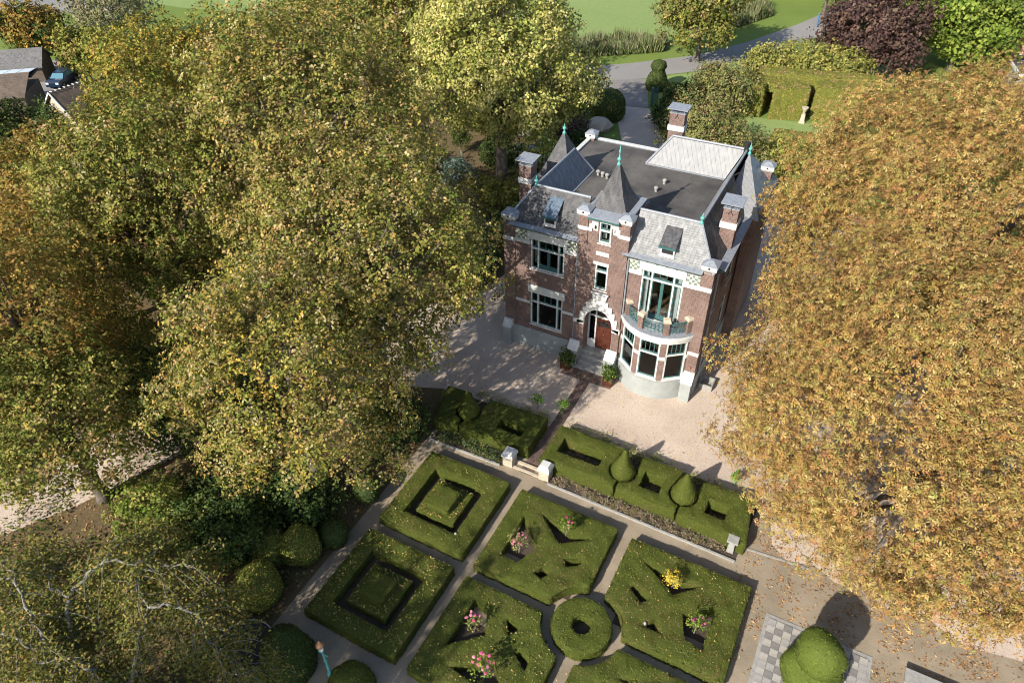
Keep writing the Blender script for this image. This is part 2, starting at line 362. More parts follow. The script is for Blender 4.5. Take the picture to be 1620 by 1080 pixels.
def make_tree(name, label, x, y, cz, rx, ry, rz, nl, nleaf, size, pal, seed, kind='leaf', tr=.4, cat='tree', group=None, m='leaf', pal2=None, patch=.4, z0=0, cx=0, cy=0, bark='bark', rs=1., jr=.12, low=-.75):
    rng = np.random.default_rng(seed); root = empty(name, (x, y, z0), label, cat, group)
    me, c, r = crown_mesh('crown', rng, rx, ry, rz, nl, nleaf, size, pal, kind, patch, m, pal2, rs, jr, low)
    link('crown', me, root, (cx, cy, cz))
    b = MB(); top = Vector((cx, cy, cz + rz*.35)); fk = Vector((cx*.4, cy*.4, max(cz - rz*.75, .25*cz)))
    b.tube([(0, 0, -.1), (0, 0, .4), fk*.5 + Vector((rng.normal()*.1, rng.normal()*.1, 0)), fk, (fk+top)/2 + Vector((rng.normal(), rng.normal(), 0))*.25, top],
           [tr*1.5, tr*1.08, tr*.92, tr*.85, tr*.5, tr*.12], 9)
    idx = rng.permutation(len(c))[:min(26, len(c))]
    for j in idx:
        e = Vector(c[j]) + Vector((cx, cy, cz)); h = rng.uniform(0, .75); s_ = fk.lerp(top, h*.8)
        if e.z < s_.z + .2: s_ = fk.lerp(top, .05)
        mid = s_.lerp(e, .5) + Vector((rng.normal()*.25, rng.normal()*.25, abs(rng.normal())*.35 + .1))*(rx/7)
        b.tube([s_, mid, e], [tr*.38*(1-h*.5), tr*.2, tr*.05], 5)
    b.build('trunk', bark, root, True)
    return root

def leafy(name, label, V, F, pal, seed, dens=270, size=.064, cat='hedge', group=None, loc=(0, 0, 0), pal2=None, p2scale=.9, p2thr=.12, parent=None, kind=None):
    """clipped plant: a rough body covered with small leaves"""
    rng = np.random.default_rng(seed); V = np.asarray(V, float); F = np.asarray(F, int)
    A, B, D = V[F[:, 0]], V[F[:, 1]], V[F[:, 2]]; cr = np.cross(B-A, D-A); ar = np.linalg.norm(cr, axis=1)/2; nn = unit(cr)
    n = int(ar.sum()*dens); ti = rng.choice(len(F), n, p=ar/ar.sum()); u = rng.random((n, 2)); fl = u.sum(1) > 1; u[fl] = 1-u[fl]
    P = A[ti] + u[:, :1]*(B-A)[ti] + u[:, 1:]*(D-A)[ti] + nn[ti]*rng.uniform(-.01, .045, (n, 1))
    N = unit(nn[ti] + rng.normal(0, .38, (n, 3))); T = unit(rng.normal(size=(n, 3)) + nn[ti]*.4)
    L = size*rng.uniform(.6, 1.3, n); LV, LF = cards(P, N, T, L, L*.65)
    col = pal_pick(rng, pal, n, .25)
    if pal2 is not None:
        off = Vector((loc[0], loc[1], 0))
        nz = np.array([noise.noise((Vector(p) + off)*p2scale) for p in P]) + rng.normal(0, .12, n)
        s2 = nz > p2thr; col[s2] = pal_pick(rng, pal2, int(s2.sum()), .25)
    bc = np.tile(np.array(pal[0][0])*.8, (len(V), 1))
    me = bpy.data.meshes.new(name)
    # body as triangles, leaves split to triangles as well
    LT = np.vstack([LF[:, [0, 1, 2]], LF[:, [0, 2, 3]]]) + len(V)
    me = raw_mesh(name, np.vstack([V, LV]), np.vstack([F, LT]), np.vstack([bc, np.repeat(col, 4, 0)]), M['hedge'])
    o = link(name, me, parent, loc); tag(o, label, cat, group, kind); return o

def inside(pt, poly):
    x, y = pt; c = False; j = len(poly)-1
    for i in range(len(poly)):
        xi, yi = poly[i]; xj, yj = poly[j]
        if (yi > y) != (yj > y) and x < (xj-xi)*(y-yi)/(yj-yi) + xi: c = not c
        j = i
    return c

def resample(poly, step):
    out = []
    for i in range(len(poly)):
        a = Vector(poly[i]); b = Vector(poly[(i+1) % len(poly)]); k = max(1, int(round((b-a).length/step)))
        out += [tuple(a.lerp(b, t/k)) for t in range(k)]
    return out

def hedge_tris(outer, holes, h, seed, step=.17, batter=.03, z0=0., rough=.05):
    rnd = random.Random(seed); loops = [resample(outer, step)] + [resample(q, step*.8) for q in holes]
    pts = []; edges = []
    for L in loops:
        k = len(pts); pts += L; edges += [(k+i, k+(i+1) % len(L)) for i in range(len(L))]
    xs = [p[0] for p in outer]; ys = [p[1] for p in outer]; nb = len(pts)
    x = min(xs)
    while x < max(xs):
        y = min(ys)
        while y < max(ys):
            q = (x + rnd.uniform(-.05, .05), y + rnd.uniform(-.05, .05))
            if inside(q, outer) and not any(inside(q, o) for o in holes) and all((q[0]-b[0])**2+(q[1]-b[1])**2 > .006 for b in pts[:nb]): pts.append(q)
            y += step
        x += step
    vs, es, fs, ov, oe, of = delaunay_2d_cdt([Vector(p) for p in pts], edges, [], 0, 1e-5)
    V = []; m = {}
    for i, p in enumerate(vs):
        bd = any(o < nb for o in ov[i])
        nz = noise.noise(Vector((p.x*2.1, p.y*2.1, seed*.37)))*rough*1.3 + noise.noise(Vector((p.x*.6, p.y*.6, seed)))*rough
        V.append((p.x, p.y, z0 + h + nz - (.05 if bd else 0)))
    F = []
    for f in fs:
        c = sum((vs[i] for i in f), Vector((0, 0)))/len(f)
        if inside(c, outer) and not any(inside(c, o) for o in holes): F.append(f if (vs[f[1]]-vs[f[0]]).cross(vs[f[2]]-vs[f[0]]) > 0 else f[::-1])
    for L in loops:
        n = len(L); ar = sum(L[i][0]*L[(i+1) % n][1]-L[(i+1) % n][0]*L[i][1] for i in range(n)); isout = L is loops[0]
        rows = [h-.05, h*.66, h*.33, 0]; base = len(V)
        for ri, zz in enumerate(rows):
            for i in range(n):
                a = Vector(L[i-1]); b = Vector(L[(i+1) % n]); t = (b-a).normalized(); nr = Vector((t.y, -t.x))
                if ar < 0: nr = -nr
                if not isout: nr = -nr
                o = 0 if ri == 0 else (batter*ri/3*h + rnd.uniform(-.035, .035))
                V.append((L[i][0]+nr.x*o, L[i][1]+nr.y*o, z0+zz))
        for ri in range(3):
            for i in range(n):
                a = base+ri*n+i; b = base+ri*n+(i+1) % n; c = base+(ri+1)*n+(i+1) % n; d = base+(ri+1)*n+i
                q = [(a, c, b), (a, d, c)] if ((ar > 0) == isout) else [(a, b, c), (a, c, d)]
                F += [q[0][::-1], q[1][::-1]] if False else q
    V = np.array(V); F = np.array([list(f) for f in F])
    # orient side normals away from the body
    return V, F

def hedge(name, label, outer, holes, h, seed, pal=BOX, z0=0., **kw):
    cx = sum(p[0] for p in outer)/len(outer); cy = sum(p[1] for p in outer)/len(outer)
    lo = [(p[0]-cx, p[1]-cy) for p in outer]; lh = [[(p[0]-cx, p[1]-cy) for p in q] for q in holes]
    V, F = hedge_tris(lo, lh, h, seed)
    return leafy(name, label, V, F, pal, seed, loc=(cx, cy, z0), **kw)

def lathe_tris(prof, n=28, jit=.02, seed=0, sx=1, sy=1):
    rnd = random.Random(seed); V = []; F = []
    for r, z in prof:
        for j in range(n):
            w = 2*math.pi*j/n; k = r*(1+rnd.uniform(-jit, jit)); V.append((k*math.cos(w)*sx, k*math.sin(w)*sy, z))
    for i in range(len(prof)-1):
        for j in range(n):
            a, b, c, d = i*n+j, i*n+(j+1) % n, (i+1)*n+(j+1) % n, (i+1)*n+j; F += [(a, b, c), (a, c, d)]
    V = np.array(V)
    if seed:
        nz = np.array([noise.noise(Vector(p)*1.3 + Vector((seed, seed*.7, 0))) for p in V]); V[:, :2] *= (1+.15*nz)[:, None]; V[:, 2] *= (1+.06*nz)
    return V, np.array(F)

def topiary(name, label, x, y, prof, seed, pal=BOX, sx=1, sy=1, group=None, cat='topiary', **kw):
    V, F = lathe_tris(prof, 28, .02, seed, sx, sy)
    return leafy(name, label, V, F, pal, seed, cat=cat, group=group, loc=(x, y, 0), **kw)

def ball(r, zc, k=10): return [(max(.02, r*math.sin(math.pi*i/k)), zc - r*math.cos(math.pi*i/k)) for i in range(k+1)]

def scatter(name, label, cat, pts, size, pal, seed, asp=.6, tilt=.35, m='dryleaf'):
    rng = np.random.default_rng(seed); P = np.asarray(pts, float); n = len(P)
    N = unit(np.array([0, 0, 1.]) + rng.normal(0, tilt, (n, 3))); T = unit(rng.normal(size=(n, 3)))
    L = size*rng.uniform(.6, 1.4, n); V, F = cards(P, N, T, L, L*asp, .15)
    o = link(name, raw_mesh(name, V, F, np.repeat(pal_pick(rng, pal, n, .3), 4, 0), M[m])); tag(o, label, cat, kind='stuff'); return o

# ================================================================== the setting
sheet('ground', [(-700, -300), (700, -300), (700, 900), (-700, 900)], 0, 'grass')
sheet('field', [(-330, 95), (-150, 84), (-105, 83), (-69, 91), (-42, 92), (-30, 98), (-24, 112), (-20, 135), (-20, 420), (-500, 420), (-500, 110)], .012, 'field')
sheet('woodland_floor', [(-75, -12), (-18, -12), (-17, 8.5), (-17.2, 21.8), (-19, 26), (-21, 33), (-22, 48), (-30, 62), (-60, 62), (-80, 40)], .008, 'litter')
sheet('gravel_drive', [(-44, -2), (-36.5, 1), (-31.5, 9.5), (-28, 18), (-24, 24), (-19, 26), (-16.6, 26.15), (.6, 26.05), (1.2, 25.0), (1.5, 23.9), (2.3, 23.3), (3.6, 23.6), (4.6, 23.1), (5.8, 23.4), (7, 22.7), (8.4, 23.2), (10, 22.5), (12.5, 22.9), (15, 22.3), (30, 22.6), (30, 60), (-4, 60),
       (-16, 64), (-19.2, 68.6), (-21.6, 64), (-20, 58), (-20.5, 46), (-22, 36), (-27, 30), (-32, 20), (-35.5, 11), (-40, 4), (-46, 2)], .014, 'gravel')
sheet('garden_path', [(-17.6, 26.3), (-17.6, 8.9), (-14.5, 6), (-14, -2), (26, -2), (26, 25), (4, 26), (1.6, 26.5)], .011, 'sand')
sheet('path_to_door', [(-11.75, 22.3), (-11.0, 22.3), (-11.08, 27), (-11.12, 30.62), (-11.75, 30.62), (-11.72, 27)], .022, 'pathbrick')
sheet('doorstep_paving', [(-13.15, 30.62), (-9.75, 30.62), (-9.75, 31.95), (-13.15, 31.95)], .024, 'pathbrick')
sheet('road', [(-140, 66), (-100, 70), (-60, 76), (-44, 80.5), (-33.7, 85.6), (-29.8, 88.8), (-23.4, 95.2), (-18.8, 103.4), (-14.2, 114.8), (-11.2, 124.3), (-7, 139), (-3, 165), (2, 165), (-2.5, 138), (-6.5, 122),
       (-10.4, 110.5), (-16.0, 98.7), (-18.9, 94.0), (-21.0, 89.8), (-24.1, 86.8), (-26.5, 84), (-31.6, 80), (-44, 74.5), (-60, 71), (-100, 64.5), (-140, 60)], .02, 'asphalt')
sheet('entrance_apron', [(-32.4, 80.4), (-27.6, 74.2), (-22.9, 75.2), (-24.6, 80), (-25.0, 84.6)], .024, 'apron')
sheet('driveway', [(-27.6, 74.1), (-25.4, 71.6), (-24.0, 69.0), (-21.6, 64.0), (-20.6, 58), (-14.8, 58), (-17.4, 64), (-19.2, 68.6), (-20.9, 72.4), (-22.8, 75.1)], .026, 'gravel')
sheet('lawn', [(-12.5, 73), (-5, 72.5), (-2, 76), (-3, 79), (-12.5, 77.6)], .016, 'field')
sheet('verge', [(-24.9, 84.3), (-22.0, 76.2), (-8, 82), (2, 96), (-6, 121), (-10.2, 110.2), (-15.8, 98.4), (-18.7, 93.7), (-20.8, 89.5), (-23.9, 86.5)], .016, 'field')
sheet('farmyard', [(-100, 40), (-80, 40), (-76, 50), (-86, 62), (-100, 60)], .016, 'asphalt')
road_tl = sheet('road', [(-180, 62), (-128, 69), (-119, 73), (-112, 77), (-118, 80), (-180, 92)], .022, 'asphalt')
for nm, pts in (('flower_bed', [(-17.3, 22.06), (-12.75, 22.2), (-12.75, 26.15), (-17.6, 26.1)]), ('flower_bed', [(-10.25, 22.25), (.1, 22.1), (.4, 25.75), (-2.5, 26.3), (-10.9, 26.3)])):
    sheet(nm, pts, .03, 'soil')
for k, (a, b) in enumerate((((-17.4, 22.02), (-12.9, 22.16)), ((-10.0, 22.2), (.1, 22.04)))):
    e = MB(); a = Vector((*a, 0)); b = Vector((*b, 0)); t = (b-a).normalized()*.0; n = Vector((-(b-a).y, (b-a).x, 0)).normalized()*.1
    e.slab([a-n*.5, b-n*.5, b+n*.5, a+n*.5], (0, 0, .12)); e.build('stone_edging', 'greystone', None, kind='structure')
e = MB(); e.slab([(.35, 23.0, 0), (3.4, 23.25, 0), (3.4, 23.35, 0), (.35, 23.1, 0)], (0, 0, .05)); e.build('stone_edging', 'greystone', None, kind='structure')

# chessboard terrace: every slab its own piece
ch = MB(); ch.box(2.05, 6.55, 15.55, 20.1, -.1, .035); chess = ch.build('chessboard_pavement', 'greystone', None, kind='structure')
rnd = random.Random(3); tm = {}
for mm in ('cut_tile', 'cut_dark', 'cut_mid'):
    b = MB(); b.frustum(-.168, .168, -.168, .168, 0, -.163, .163, -.163, .163, .03); o = b.build('paving_slab', mm); tm[mm] = o.data; bpy.data.objects.remove(o)
for i in range(12):
    for j in range(12):
        mm = 'cut_dark' if (i+j) % 2 else 'cut_tile'
        if rnd.random() < .22: mm = 'cut_mid'
        o = link('paving_slab', tm[mm], chess, (2.2+.175+i*.35, 15.7+.175+j*.35, .035+rnd.uniform(-.004, .004))); o.rotation_euler = (rnd.uniform(-.006, .006), rnd.uniform(-.006, .006), rnd.uniform(-.02, .02))

# ================================================================== the villa
XL, XR, YF, YB = -17.8, -5.2, 32.2, 45.2
TX0, TX1, TY = -12.95, -10.0, 32.06
VO = (-11.5, 38.7, 0)
villa = empty('villa', VO, 'red brick villa with slate mansard roofs, spired entrance tower and round balcony bay', 'house')
def mb(T=None): return MB(VO, T)
def part(b, name, m, parent=None, smooth=False, label=None): return b.build(name, m, parent or villa, smooth, label=label)

def wall_cells(b, axis, p0, p1, u0, u1, z0, z1, holes):
    us = sorted({u0, u1, *[h[0] for h in holes], *[h[1] for h in holes]}); zs = sorted({z0, z1, *[h[2] for h in holes], *[h[3] for h in holes]})
    us = [u for u in us if u0 <= u <= u1]; zs = [z for z in zs if z0 <= z <= z1]
    for i in range(len(us)-1):
        j = 0
        while j < len(zs)-1:
            uc = (us[i]+us[i+1])/2
            free = lambda q: not any(h[0] < uc < h[1] and h[2] < (zs[q]+zs[q+1])/2 < h[3] for h in holes)
            if free(j):
                k = j
                while k+1 < len(zs)-1 and free(k+1): k += 1
                if axis == 'x': b.box(us[i], us[i+1], p0, p1, zs[j], zs[k+1])
                else: b.box(p0, p1, us[i], us[i+1], zs[j], zs[k+1])
                j = k+1
            else: j += 1

HL = [(-16.06, -13.84, 1.92, 4.45), (-16.06, -13.84, 6.17, 8.3)]
HT = [(-12.32, -10.44, .2, 4.75), (-11.85, -11.05, 6.05, 7.8), (-11.78, -11.04, 9.22, 10.55), (-12.14, -11.84, 9.9, 10.3), (-10.98, -10.68, 9.9, 10.3)]
HR = [(-9.1, -6.7, 4.85, 8.2), (-9.6, -6.0, 1.4, 4.3)]
b = mb(); wall_cells(b, 'x', YF, YF+.35, XL+.02, TX0, 1.5, 8.95, HL); part(b, 'wall', 'brick')
b = mb(); wall_cells(b, 'x', TY, TY+.4, TX0, TX1, 1.5, 10.72, HT); b.box(TX0, TX0+.3, TY+.4, 35.2, 8.6, 10.72); b.box(TX1-.3, TX1, TY+.4, 35.2, 8.6, 10.72); b.box(TX0+.3, TX1-.3, 34.9, 35.2, 8.6, 10.72)
part(b, 'tower_wall', 'brick')
b = mb(); wall_cells(b, 'x', YF, YF+.35, TX1, XR-.02, 1.5, 8.95, HR); part(b, 'wall', 'brick')
SW = [(33.3, 34.3, 5.4, 7.9), (36.9, 38.2, 5.4, 7.9), (33.5, 34.4, 1.8, 4.2), (36.9, 38.2, 1.8, 4.2), (40.2, 41.6, 5.4, 7.9), (40.2, 41.6, 1.8, 4.2)]
b = mb(); wall_cells(b, 'y', XR-.35, XR, YF+.35, YB-.35, 1.5, 8.95, SW); part(b, 'wall', 'brick')
b = mb(); b.box(XL, XL+.35, YF+.35, YB-.35, 1.5, 8.95); part(b, 'wall', 'brick')
b = mb(); b.box(XL, XR, YB-.35, YB, 1.5, 8.95); part(b, 'wall', 'brick')
# plinth
b = mb(); b.box(XL+.02, TX0, YF-.08, YF+.35, -.1, 1.5); b.box(XR-.35, XR+.08, YF+.1, YB, -.1, 1.5); b.box(XL-.08, XL+.35, YF+.1, YB, -.1, 1.5); b.box(XL+.35, XR-.35, YB-.35, YB+.07, -.1, 1.5)
b.box(TX1, XR-.3, YF-.02, YF+.35, -.1, 1.5); b.box(TX0, -12.42, TY-.05, TY+.4, -.1, 1.5); b.box(-10.5, TX1, TY-.05, TY+.4, -.1, 1.5); part(b, 'plinth', 'plinth')

# corner piers with capped tops and grey buttress feet
def pinnacle(x0, x1, y0, y1, z0, zc, name='corner_pier'):
    b = mb(); b.box(x0, x1, y0, y1, z0, zc); p = part(b, name, 'brick')
    b = mb(); b.frustum(x0-.02, x1+.02, y0-.02, y1+.02, zc, x0-.1, x1+.1, y0-.1, y1+.1, zc+.12); b.box(x0-.1, x1+.1, y0-.1, y1+.1, zc+.12, zc+.36); part(b, 'pier_cap', 'white', p)
    b = mb(); cx, cy = (x0+x1)/2, (y0+y1)/2; b.frustum(x0-.14, x1+.14, y0-.14, y1+.14, zc+.36, cx-.12, cx+.12, cy-.12, cy+.12, zc+.56); part(b, 'lead_top', 'lead_trim', p)
    b = mb(); b.box(cx-.05, cx+.05, y0-.115, y0-.1, zc+.19, zc+.3); part(b, 'vent_hole', 'black', p)
    return p
pinnacle(XL-.03, -17.08, YF-.07, YF+.62, 1.5, 9.2); pinnacle(-5.8, XR+.03, YF-.07, YF+.62, 1.5, 9.1)
pinnacle(TX0-.03, -12.42, TY-.06, TY+.5, 8.9, 10.72, 'tower_pier'); pinnacle(-10.52, TX1+.03, TY-.06, TY+.5, 8.9, 10.72, 'tower_pier')
def buttress(x0, x1, y0, y1):
    b = mb(); b.box(x0, x1, y0, y1, -.1, 1.42); p = part(b, 'buttress', 'plinth')
    b = mb(); b.frustum(x0-.03, x1+.03, y0-.03, y1, 1.42, x0-.03, x1+.03, y1-.12, y1, 1.92); part(b, 'sloped_cap', 'white', p)
buttress(-17.82, -17.26, 31.68, 32.11); buttress(-5.8, -5.16, 31.66, 32.11); buttress(-13.08, -12.46, 31.5, TY-.06); buttress(-10.62, -10.0, 31.5, TY-.06)

# white bands, lintels and tile panels
y = YF-.035
def band(*boxes, name='white_band'):
    for q in boxes: b = mb(); b.box(*q); part(b, name, 'white')
band((-17.08, -16.06, y, YF+.1, 3.5, 3.7), (-13.84, TX0, y, YF+.1, 3.5, 3.7), (-17.08, -16.06, y, YF+.1, 7.85, 8.12), (-13.84, TX0, y, YF+.1, 7.85, 8.12),
     (TX1, -9.1, y, YF+.1, 7.75, 8.0), (-6.7, -5.83, y, YF+.1, 7.75, 8.0), (XL-.05, -17.06, YF-.11, YF+.3, 7.82, 8.08), (-5.82, XR+.05, YF-.11, YF+.3, 7.82, 8.08),
     (-5.82, XR+.05, YF-.11, YF+.3, 3.3, 3.52), (-5.82, XR+.05, YF-.11, YF+.3, 1.93, 2.03), (TX0-.05, -12.3, TY-.1, TY+.1, 3.3, 3.55), (-10.46, TX1+.05, TY-.1, TY+.1, 3.3, 3.55))
band((-16.22, -13.7, y-.02, YF+.1, 4.45, 4.98), name='window_lintel')
b = mb(); b.box(-16.26, -13.66, y-.012, YF+.1, 8.3, 8.82); b.box(-16.26, -16.08, y-.012, YF+.1, 8.12, 8.3); b.box(-13.82, -13.66, y-.012, YF+.1, 8.12, 8.3); part(b, 'window_lintel', 'white')
b = mb(); b.box(-9.26, -6.6, y-.012, YF+.1, 8.2, 8.7); b.box(-9.26, -9.12, y-.012, YF+.1, 8.0, 8.2); b.box(-6.68, -6.6, y-.012, YF+.1, 8.0, 8.2); part(b, 'window_lintel', 'white')
# stepped white stone round the tower window
for s in (-1, 1):
    b = mb(); c = -11.41
    for u0, u1, z0, z1 in ((.4, .78, 10.32, 10.5), (.62, .92, 10.06, 10.32), (.76, 1.0, 9.86, 10.06)):
        b.box(min(c+s*u0, c+s*u1), max(c+s*u0, c+s*u1), TY-.05, TY+.05, z0, z1)
    x0, x1 = (TX0-.06, -12.41) if s < 0 else (-10.53, TX1+.06)
    b.box(x0, x1, TY-.1, TY+.2, 9.86, 10.08); part(b, 'stepped_stone', 'white')
b = mb(); b.box(-11.95, -11.0, TY-.05, TY+.05, 7.8, 7.98); part(b, 'window_lintel', 'white')
b = mb(); b.box(-11.84, -11.06, TY-.03, TY+.05, 8.43, 8.67); pl = part(b, 'name_plaque', 'white', label='white name plaque with worn grey lettering')
b = mb(); rnd = random.Random(8); x = -11.72
while x < -11.2:
    w = rnd.uniform(.02, .035); b.box(x, x+.012, TY-.036, TY-.03, 8.5, 8.6); b.box(x+.012, x+w, TY-.036, TY-.03, 8.59 if rnd.random() < .5 else 8.54, 8.6 if rnd.random() < .5 else 8.55+.012); x += w+.03
part(b, 'worn_lettering', 'greystone', pl)
# glazed tile panels, every tile a piece
tmesh = {}
for mm in ('tile_white', 'tile_green'):
    q = MB(); q.box(-.064, .064, -.02, 0, -.064, .064); o = q.build('glazed_tile', mm); tmesh[mm] = o.data; bpy.data.objects.remove(o)
for x0, x1, z0 in ((-17.06, -16.28, 8.13), (-13.64, -12.97, 8.13), (-9.98, -9.28, 8.01), (-6.58, -5.84, 8.01)):
    b = mb(); b.box(x0, x1, YF-.012, YF+.02, z0, z0+.62); pn = part(b, 'tile_panel', 'white')
    nx = int((x1-x0)/.135); st = (x1-x0)/nx
    for i in range(nx):
        for j in range(4):
            o = link('glazed_tile', tmesh['tile_green' if (i+j) % 2 else 'tile_white'], pn, (x0+st*(i+.5)-VO[0], YF-.012-VO[1], z0+.08+j*.15)); o.scale = (st/.135*.97, 1, 1.08)

# arched stone door surround
b = mb(); cx = -11.38; outl = [(-1.36, 3.3), (-1.36, 3.62), (-1.2, 3.62), (-1.2, 4.2), (-1.02, 4.2), (-1.02, 4.62), (-.82, 4.62), (-.82, 5.02), (-.56, 5.02), (-.56, 5.34), (-.42, 5.34), (-.42, 5.86), (.42, 5.86), (.42, 5.34), (.56, 5.34),
      (.56, 5.02), (.82, 5.02), (.82, 4.62), (1.02, 4.62), (1.02, 4.2), (1.2, 4.2), (1.2, 3.62), (1.36, 3.62), (1.36, 3.3)]
N = 24; inner = [(.93*math.cos(math.pi*i/N), 3.45+1.2*math.sin(math.pi*i/N)) for i in range(N+1)]
def ring_strip(b, cx, outl, inner, y0, y1):
    # resample the stepped outline by arc angle so that strips join outline and arch
    L = [0]
    for i in range(1, len(outl)): L.append(L[-1]+math.dist(outl[i-1], outl[i]))
    def at(t):
        t *= L[-1]
        for i in range(1, len(L)):
            if t <= L[i]+1e-9:
                k = (t-L[i-1])/(L[i]-L[i-1]); return (outl[i-1][0]+(outl[i][0]-outl[i-1][0])*k, outl[i-1][1]+(outl[i][1]-outl[i-1][1])*k)
    ts = [l/L[-1] for l in L]; inn = lambda t: (-.93*math.cos(math.pi*t), 3.45+1.2*math.sin(math.pi*t))
    ts = sorted(set(ts) | {i/48 for i in range(49)})
    for a, c in zip(ts[:-1], ts[1:]):
        if c-a < 1e-5: continue
        q = [at(a), at(c), inn(c), inn(a)]
        b.slab([(cx+p[0], y0, p[1]) for p in q], (0, y1-y0, 0))
ring_strip(b, cx, outl, inner, TY-.1, TY+.12); sur = part(b, 'door_surround', 'white')
b = mb(); b.slab([(cx-.36, TY-.16, 5.3), (cx+.36, TY-.16, 5.3), (cx+.5, TY-.16, 5.86), (cx-.5, TY-.16, 5.86)], (0, .06, 0)); b.box(cx-.55, cx+.55, TY-.2, TY-.1, 5.86, 5.95); part(b, 'keystone', 'white', sur)
# porch: steps, side walls, glazed screen, door
b = mb()
for i in range(4): b.box(-12.44, -10.63, 31.52+i*.3, 33.0, .25*i+.001, .25*(i+1))
part(b, 'steps', 'greystone')
b = mb(); b.box(-12.62, -12.32, TY+.4, 33.1, 1, 4.8); b.box(-10.44, -10.14, TY+.4, 33.1, 1, 4.8); b.box(-12.32, -10.44, TY+.4, 33.1, 4.7, 4.9); part(b, 'porch_wall', 'brick')
yd = 32.86
b = mb(); b.box(-12.32, -12.22, yd, yd+.12, 1, 4.7); b.box(-11.86, -11.77, yd, yd+.12, 1, 4.7); b.box(-10.71, -10.62, yd, yd+.12, 1, 4.7); b.box(-10.5, -10.44, yd, yd+.12, 1, 4.7)
b.box(-12.22, -11.86, yd, yd+.12, 3.45, 3.55); b.box(-11.77, -10.71, yd, yd+.12, 3.4, 3.52); b.box(-12.22, -11.86, yd, yd+.12, 1, 1.6); b.box(-10.62, -10.5, yd, yd+.12, 1, 1.6); b.box(-12.22, -10.5, yd, yd+.12, 4.6, 4.7)
scr = part(b, 'door_screen', 'white')
for x0, x1, z0, z1 in ((-12.22, -11.86, 1.6, 3.45), (-12.22, -11.86, 3.55, 4.6), (-11.77, -10.71, 3.52, 4.6), (-10.62, -10.5, 1.6, 4.6)):
    b = mb(); b.box(x0, x1, yd+.05, yd+.06, z0, z1); part(b, 'pane', 'glass', scr)
b = mb(); b.box(-11.77, -10.71, yd+.04, yd+.1, 1.0, 3.4); door = part(b, 'front_door', 'mahogany')
for x0, x1, z0, z1 in ((-11.66, -11.28, 1.2, 1.75), (-11.2, -10.82, 1.2, 1.75), (-11.66, -11.28, 1.9, 2.6), (-11.2, -10.82, 1.9, 2.6)):
    b = mb(); b.frustum(x0, x1, yd+.02, yd+.04, z0, x0, x1, yd+.02, yd+.04, z1); part(b, 'door_panel', 'mahogany', door)
b = mb(); b.box(-11.6, -10.88, yd+.02, yd+.039, 2.8, 3.15); part(b, 'pane', 'black', door)
b = mb(); b.tube([(-11.24, yd+.04, 2.2), (-11.24, yd-.05, 2.2)], .035, 8); part(b, 'door_knob', 'copper_lamp', door)

# windows -----------------------------------------------------------
def window(x0, x1, z0, z1, T=None, cols=(), transom=None, lites=3, frame='white', sash='teal', open_door=False, sill=True):
    """frame in the local plane y=0 (outside is -y)"""
    f = .09; b = mb(T); b.box(x0, x0+f, -.02, .14, z0, z1); b.box(x1-f, x1, -.02, .14, z0, z1); b.box(x0+f, x1-f, -.02, .14, z1-f, z1); b.box(x0+f, x1-f, -.02, .14, z0, z0+f)
    edges = [x0+f] + [q for c in cols for q in (c-.045, c+.045)] + [x1-f]
    for c in cols: b.box(c-.045, c+.045, -.015, .14, z0+f, z1-f)
    cells = []
    for i in range(0, len(edges), 2):
        a, c = edges[i], edges[i+1]
        if transom:
            b.box(a, c, -.015, .14, transom-.05, transom+.05); cells += [(a, c, z0+f, transom-.05, 0), (a, c, transom+.05, z1-f, 1)]
        else: cells.append((a, c, z0+f, z1-f, 0))
    if sill: b.box(x0-.05, x1+.05, -.1, .0, z0-.07, z0-.002)
    w = part(b, 'window', frame)
    for a, c, q0, q1, top in cells:
        s = .05; g = mb(T); g.box(a, a+s, .03, .1, q0, q1); g.box(c-s, c, .03, .1, q0, q1); g.box(a+s, c-s, .03, .1, q1-s, q1); g.box(a+s, c-s, .03, .1, q0, q0+s*1.4)
        wide = (c-a) > .8
        if wide and top and lites > 1:
            for k in range(1, lites): xx = a+(c-a)*k/lites; g.box(xx-.02, xx+.02, .035, .095, q0+s*1.4, q1-s)
        if wide and not top and open_door: xx = (a+c)/2; g.box(xx-.09, xx+.09, .025, .11, q0+s*1.4, q1-s); g.box(a+s, c-s, .028, .105, q0+s*1.4, q0+.3)
        part(g, 'sash', sash, w)
        g = mb(T); g.box(a+s, c-s, .062, .068, q0+s*1.4, q1-s); part(g, 'pane', 'glass', w)
    return w
TF = Matrix.Translation((0, YF+.06, 0)); TT = Matrix.Translation((0, TY+.08, 0))
window(-16.06, -13.84, 1.92, 4.45, TF, (-15.55, -14.22), 3.7); window(-16.06, -13.84, 6.17, 8.3, TF, (-15.56, -14.23), 7.62, open_door=True)
window(-9.1, -6.7, 4.87, 8.2, TF, (-8.5, -7.25), 7.62, open_door=True, sill=False)
window(-11.85, -11.05, 6.05, 7.8, TT, (), 7.3); window(-11.78, -11.04, 9.22, 10.55, TT, (), 10.0, 2)
window(-12.14, -11.84, 9.9, 10.3, TT, sill=False); window(-10.98, -10.68, 9.9, 10.3, TT, sill=False)
for y0, y1, z0, z1 in SW:
    Ts = Matrix.Translation((XR-.06, 0, 0)) @ Matrix.Rotation(R(90), 4, 'Z'); window(y0, y1, z0, z1, Ts, (), z0+(z1-z0)*.7)
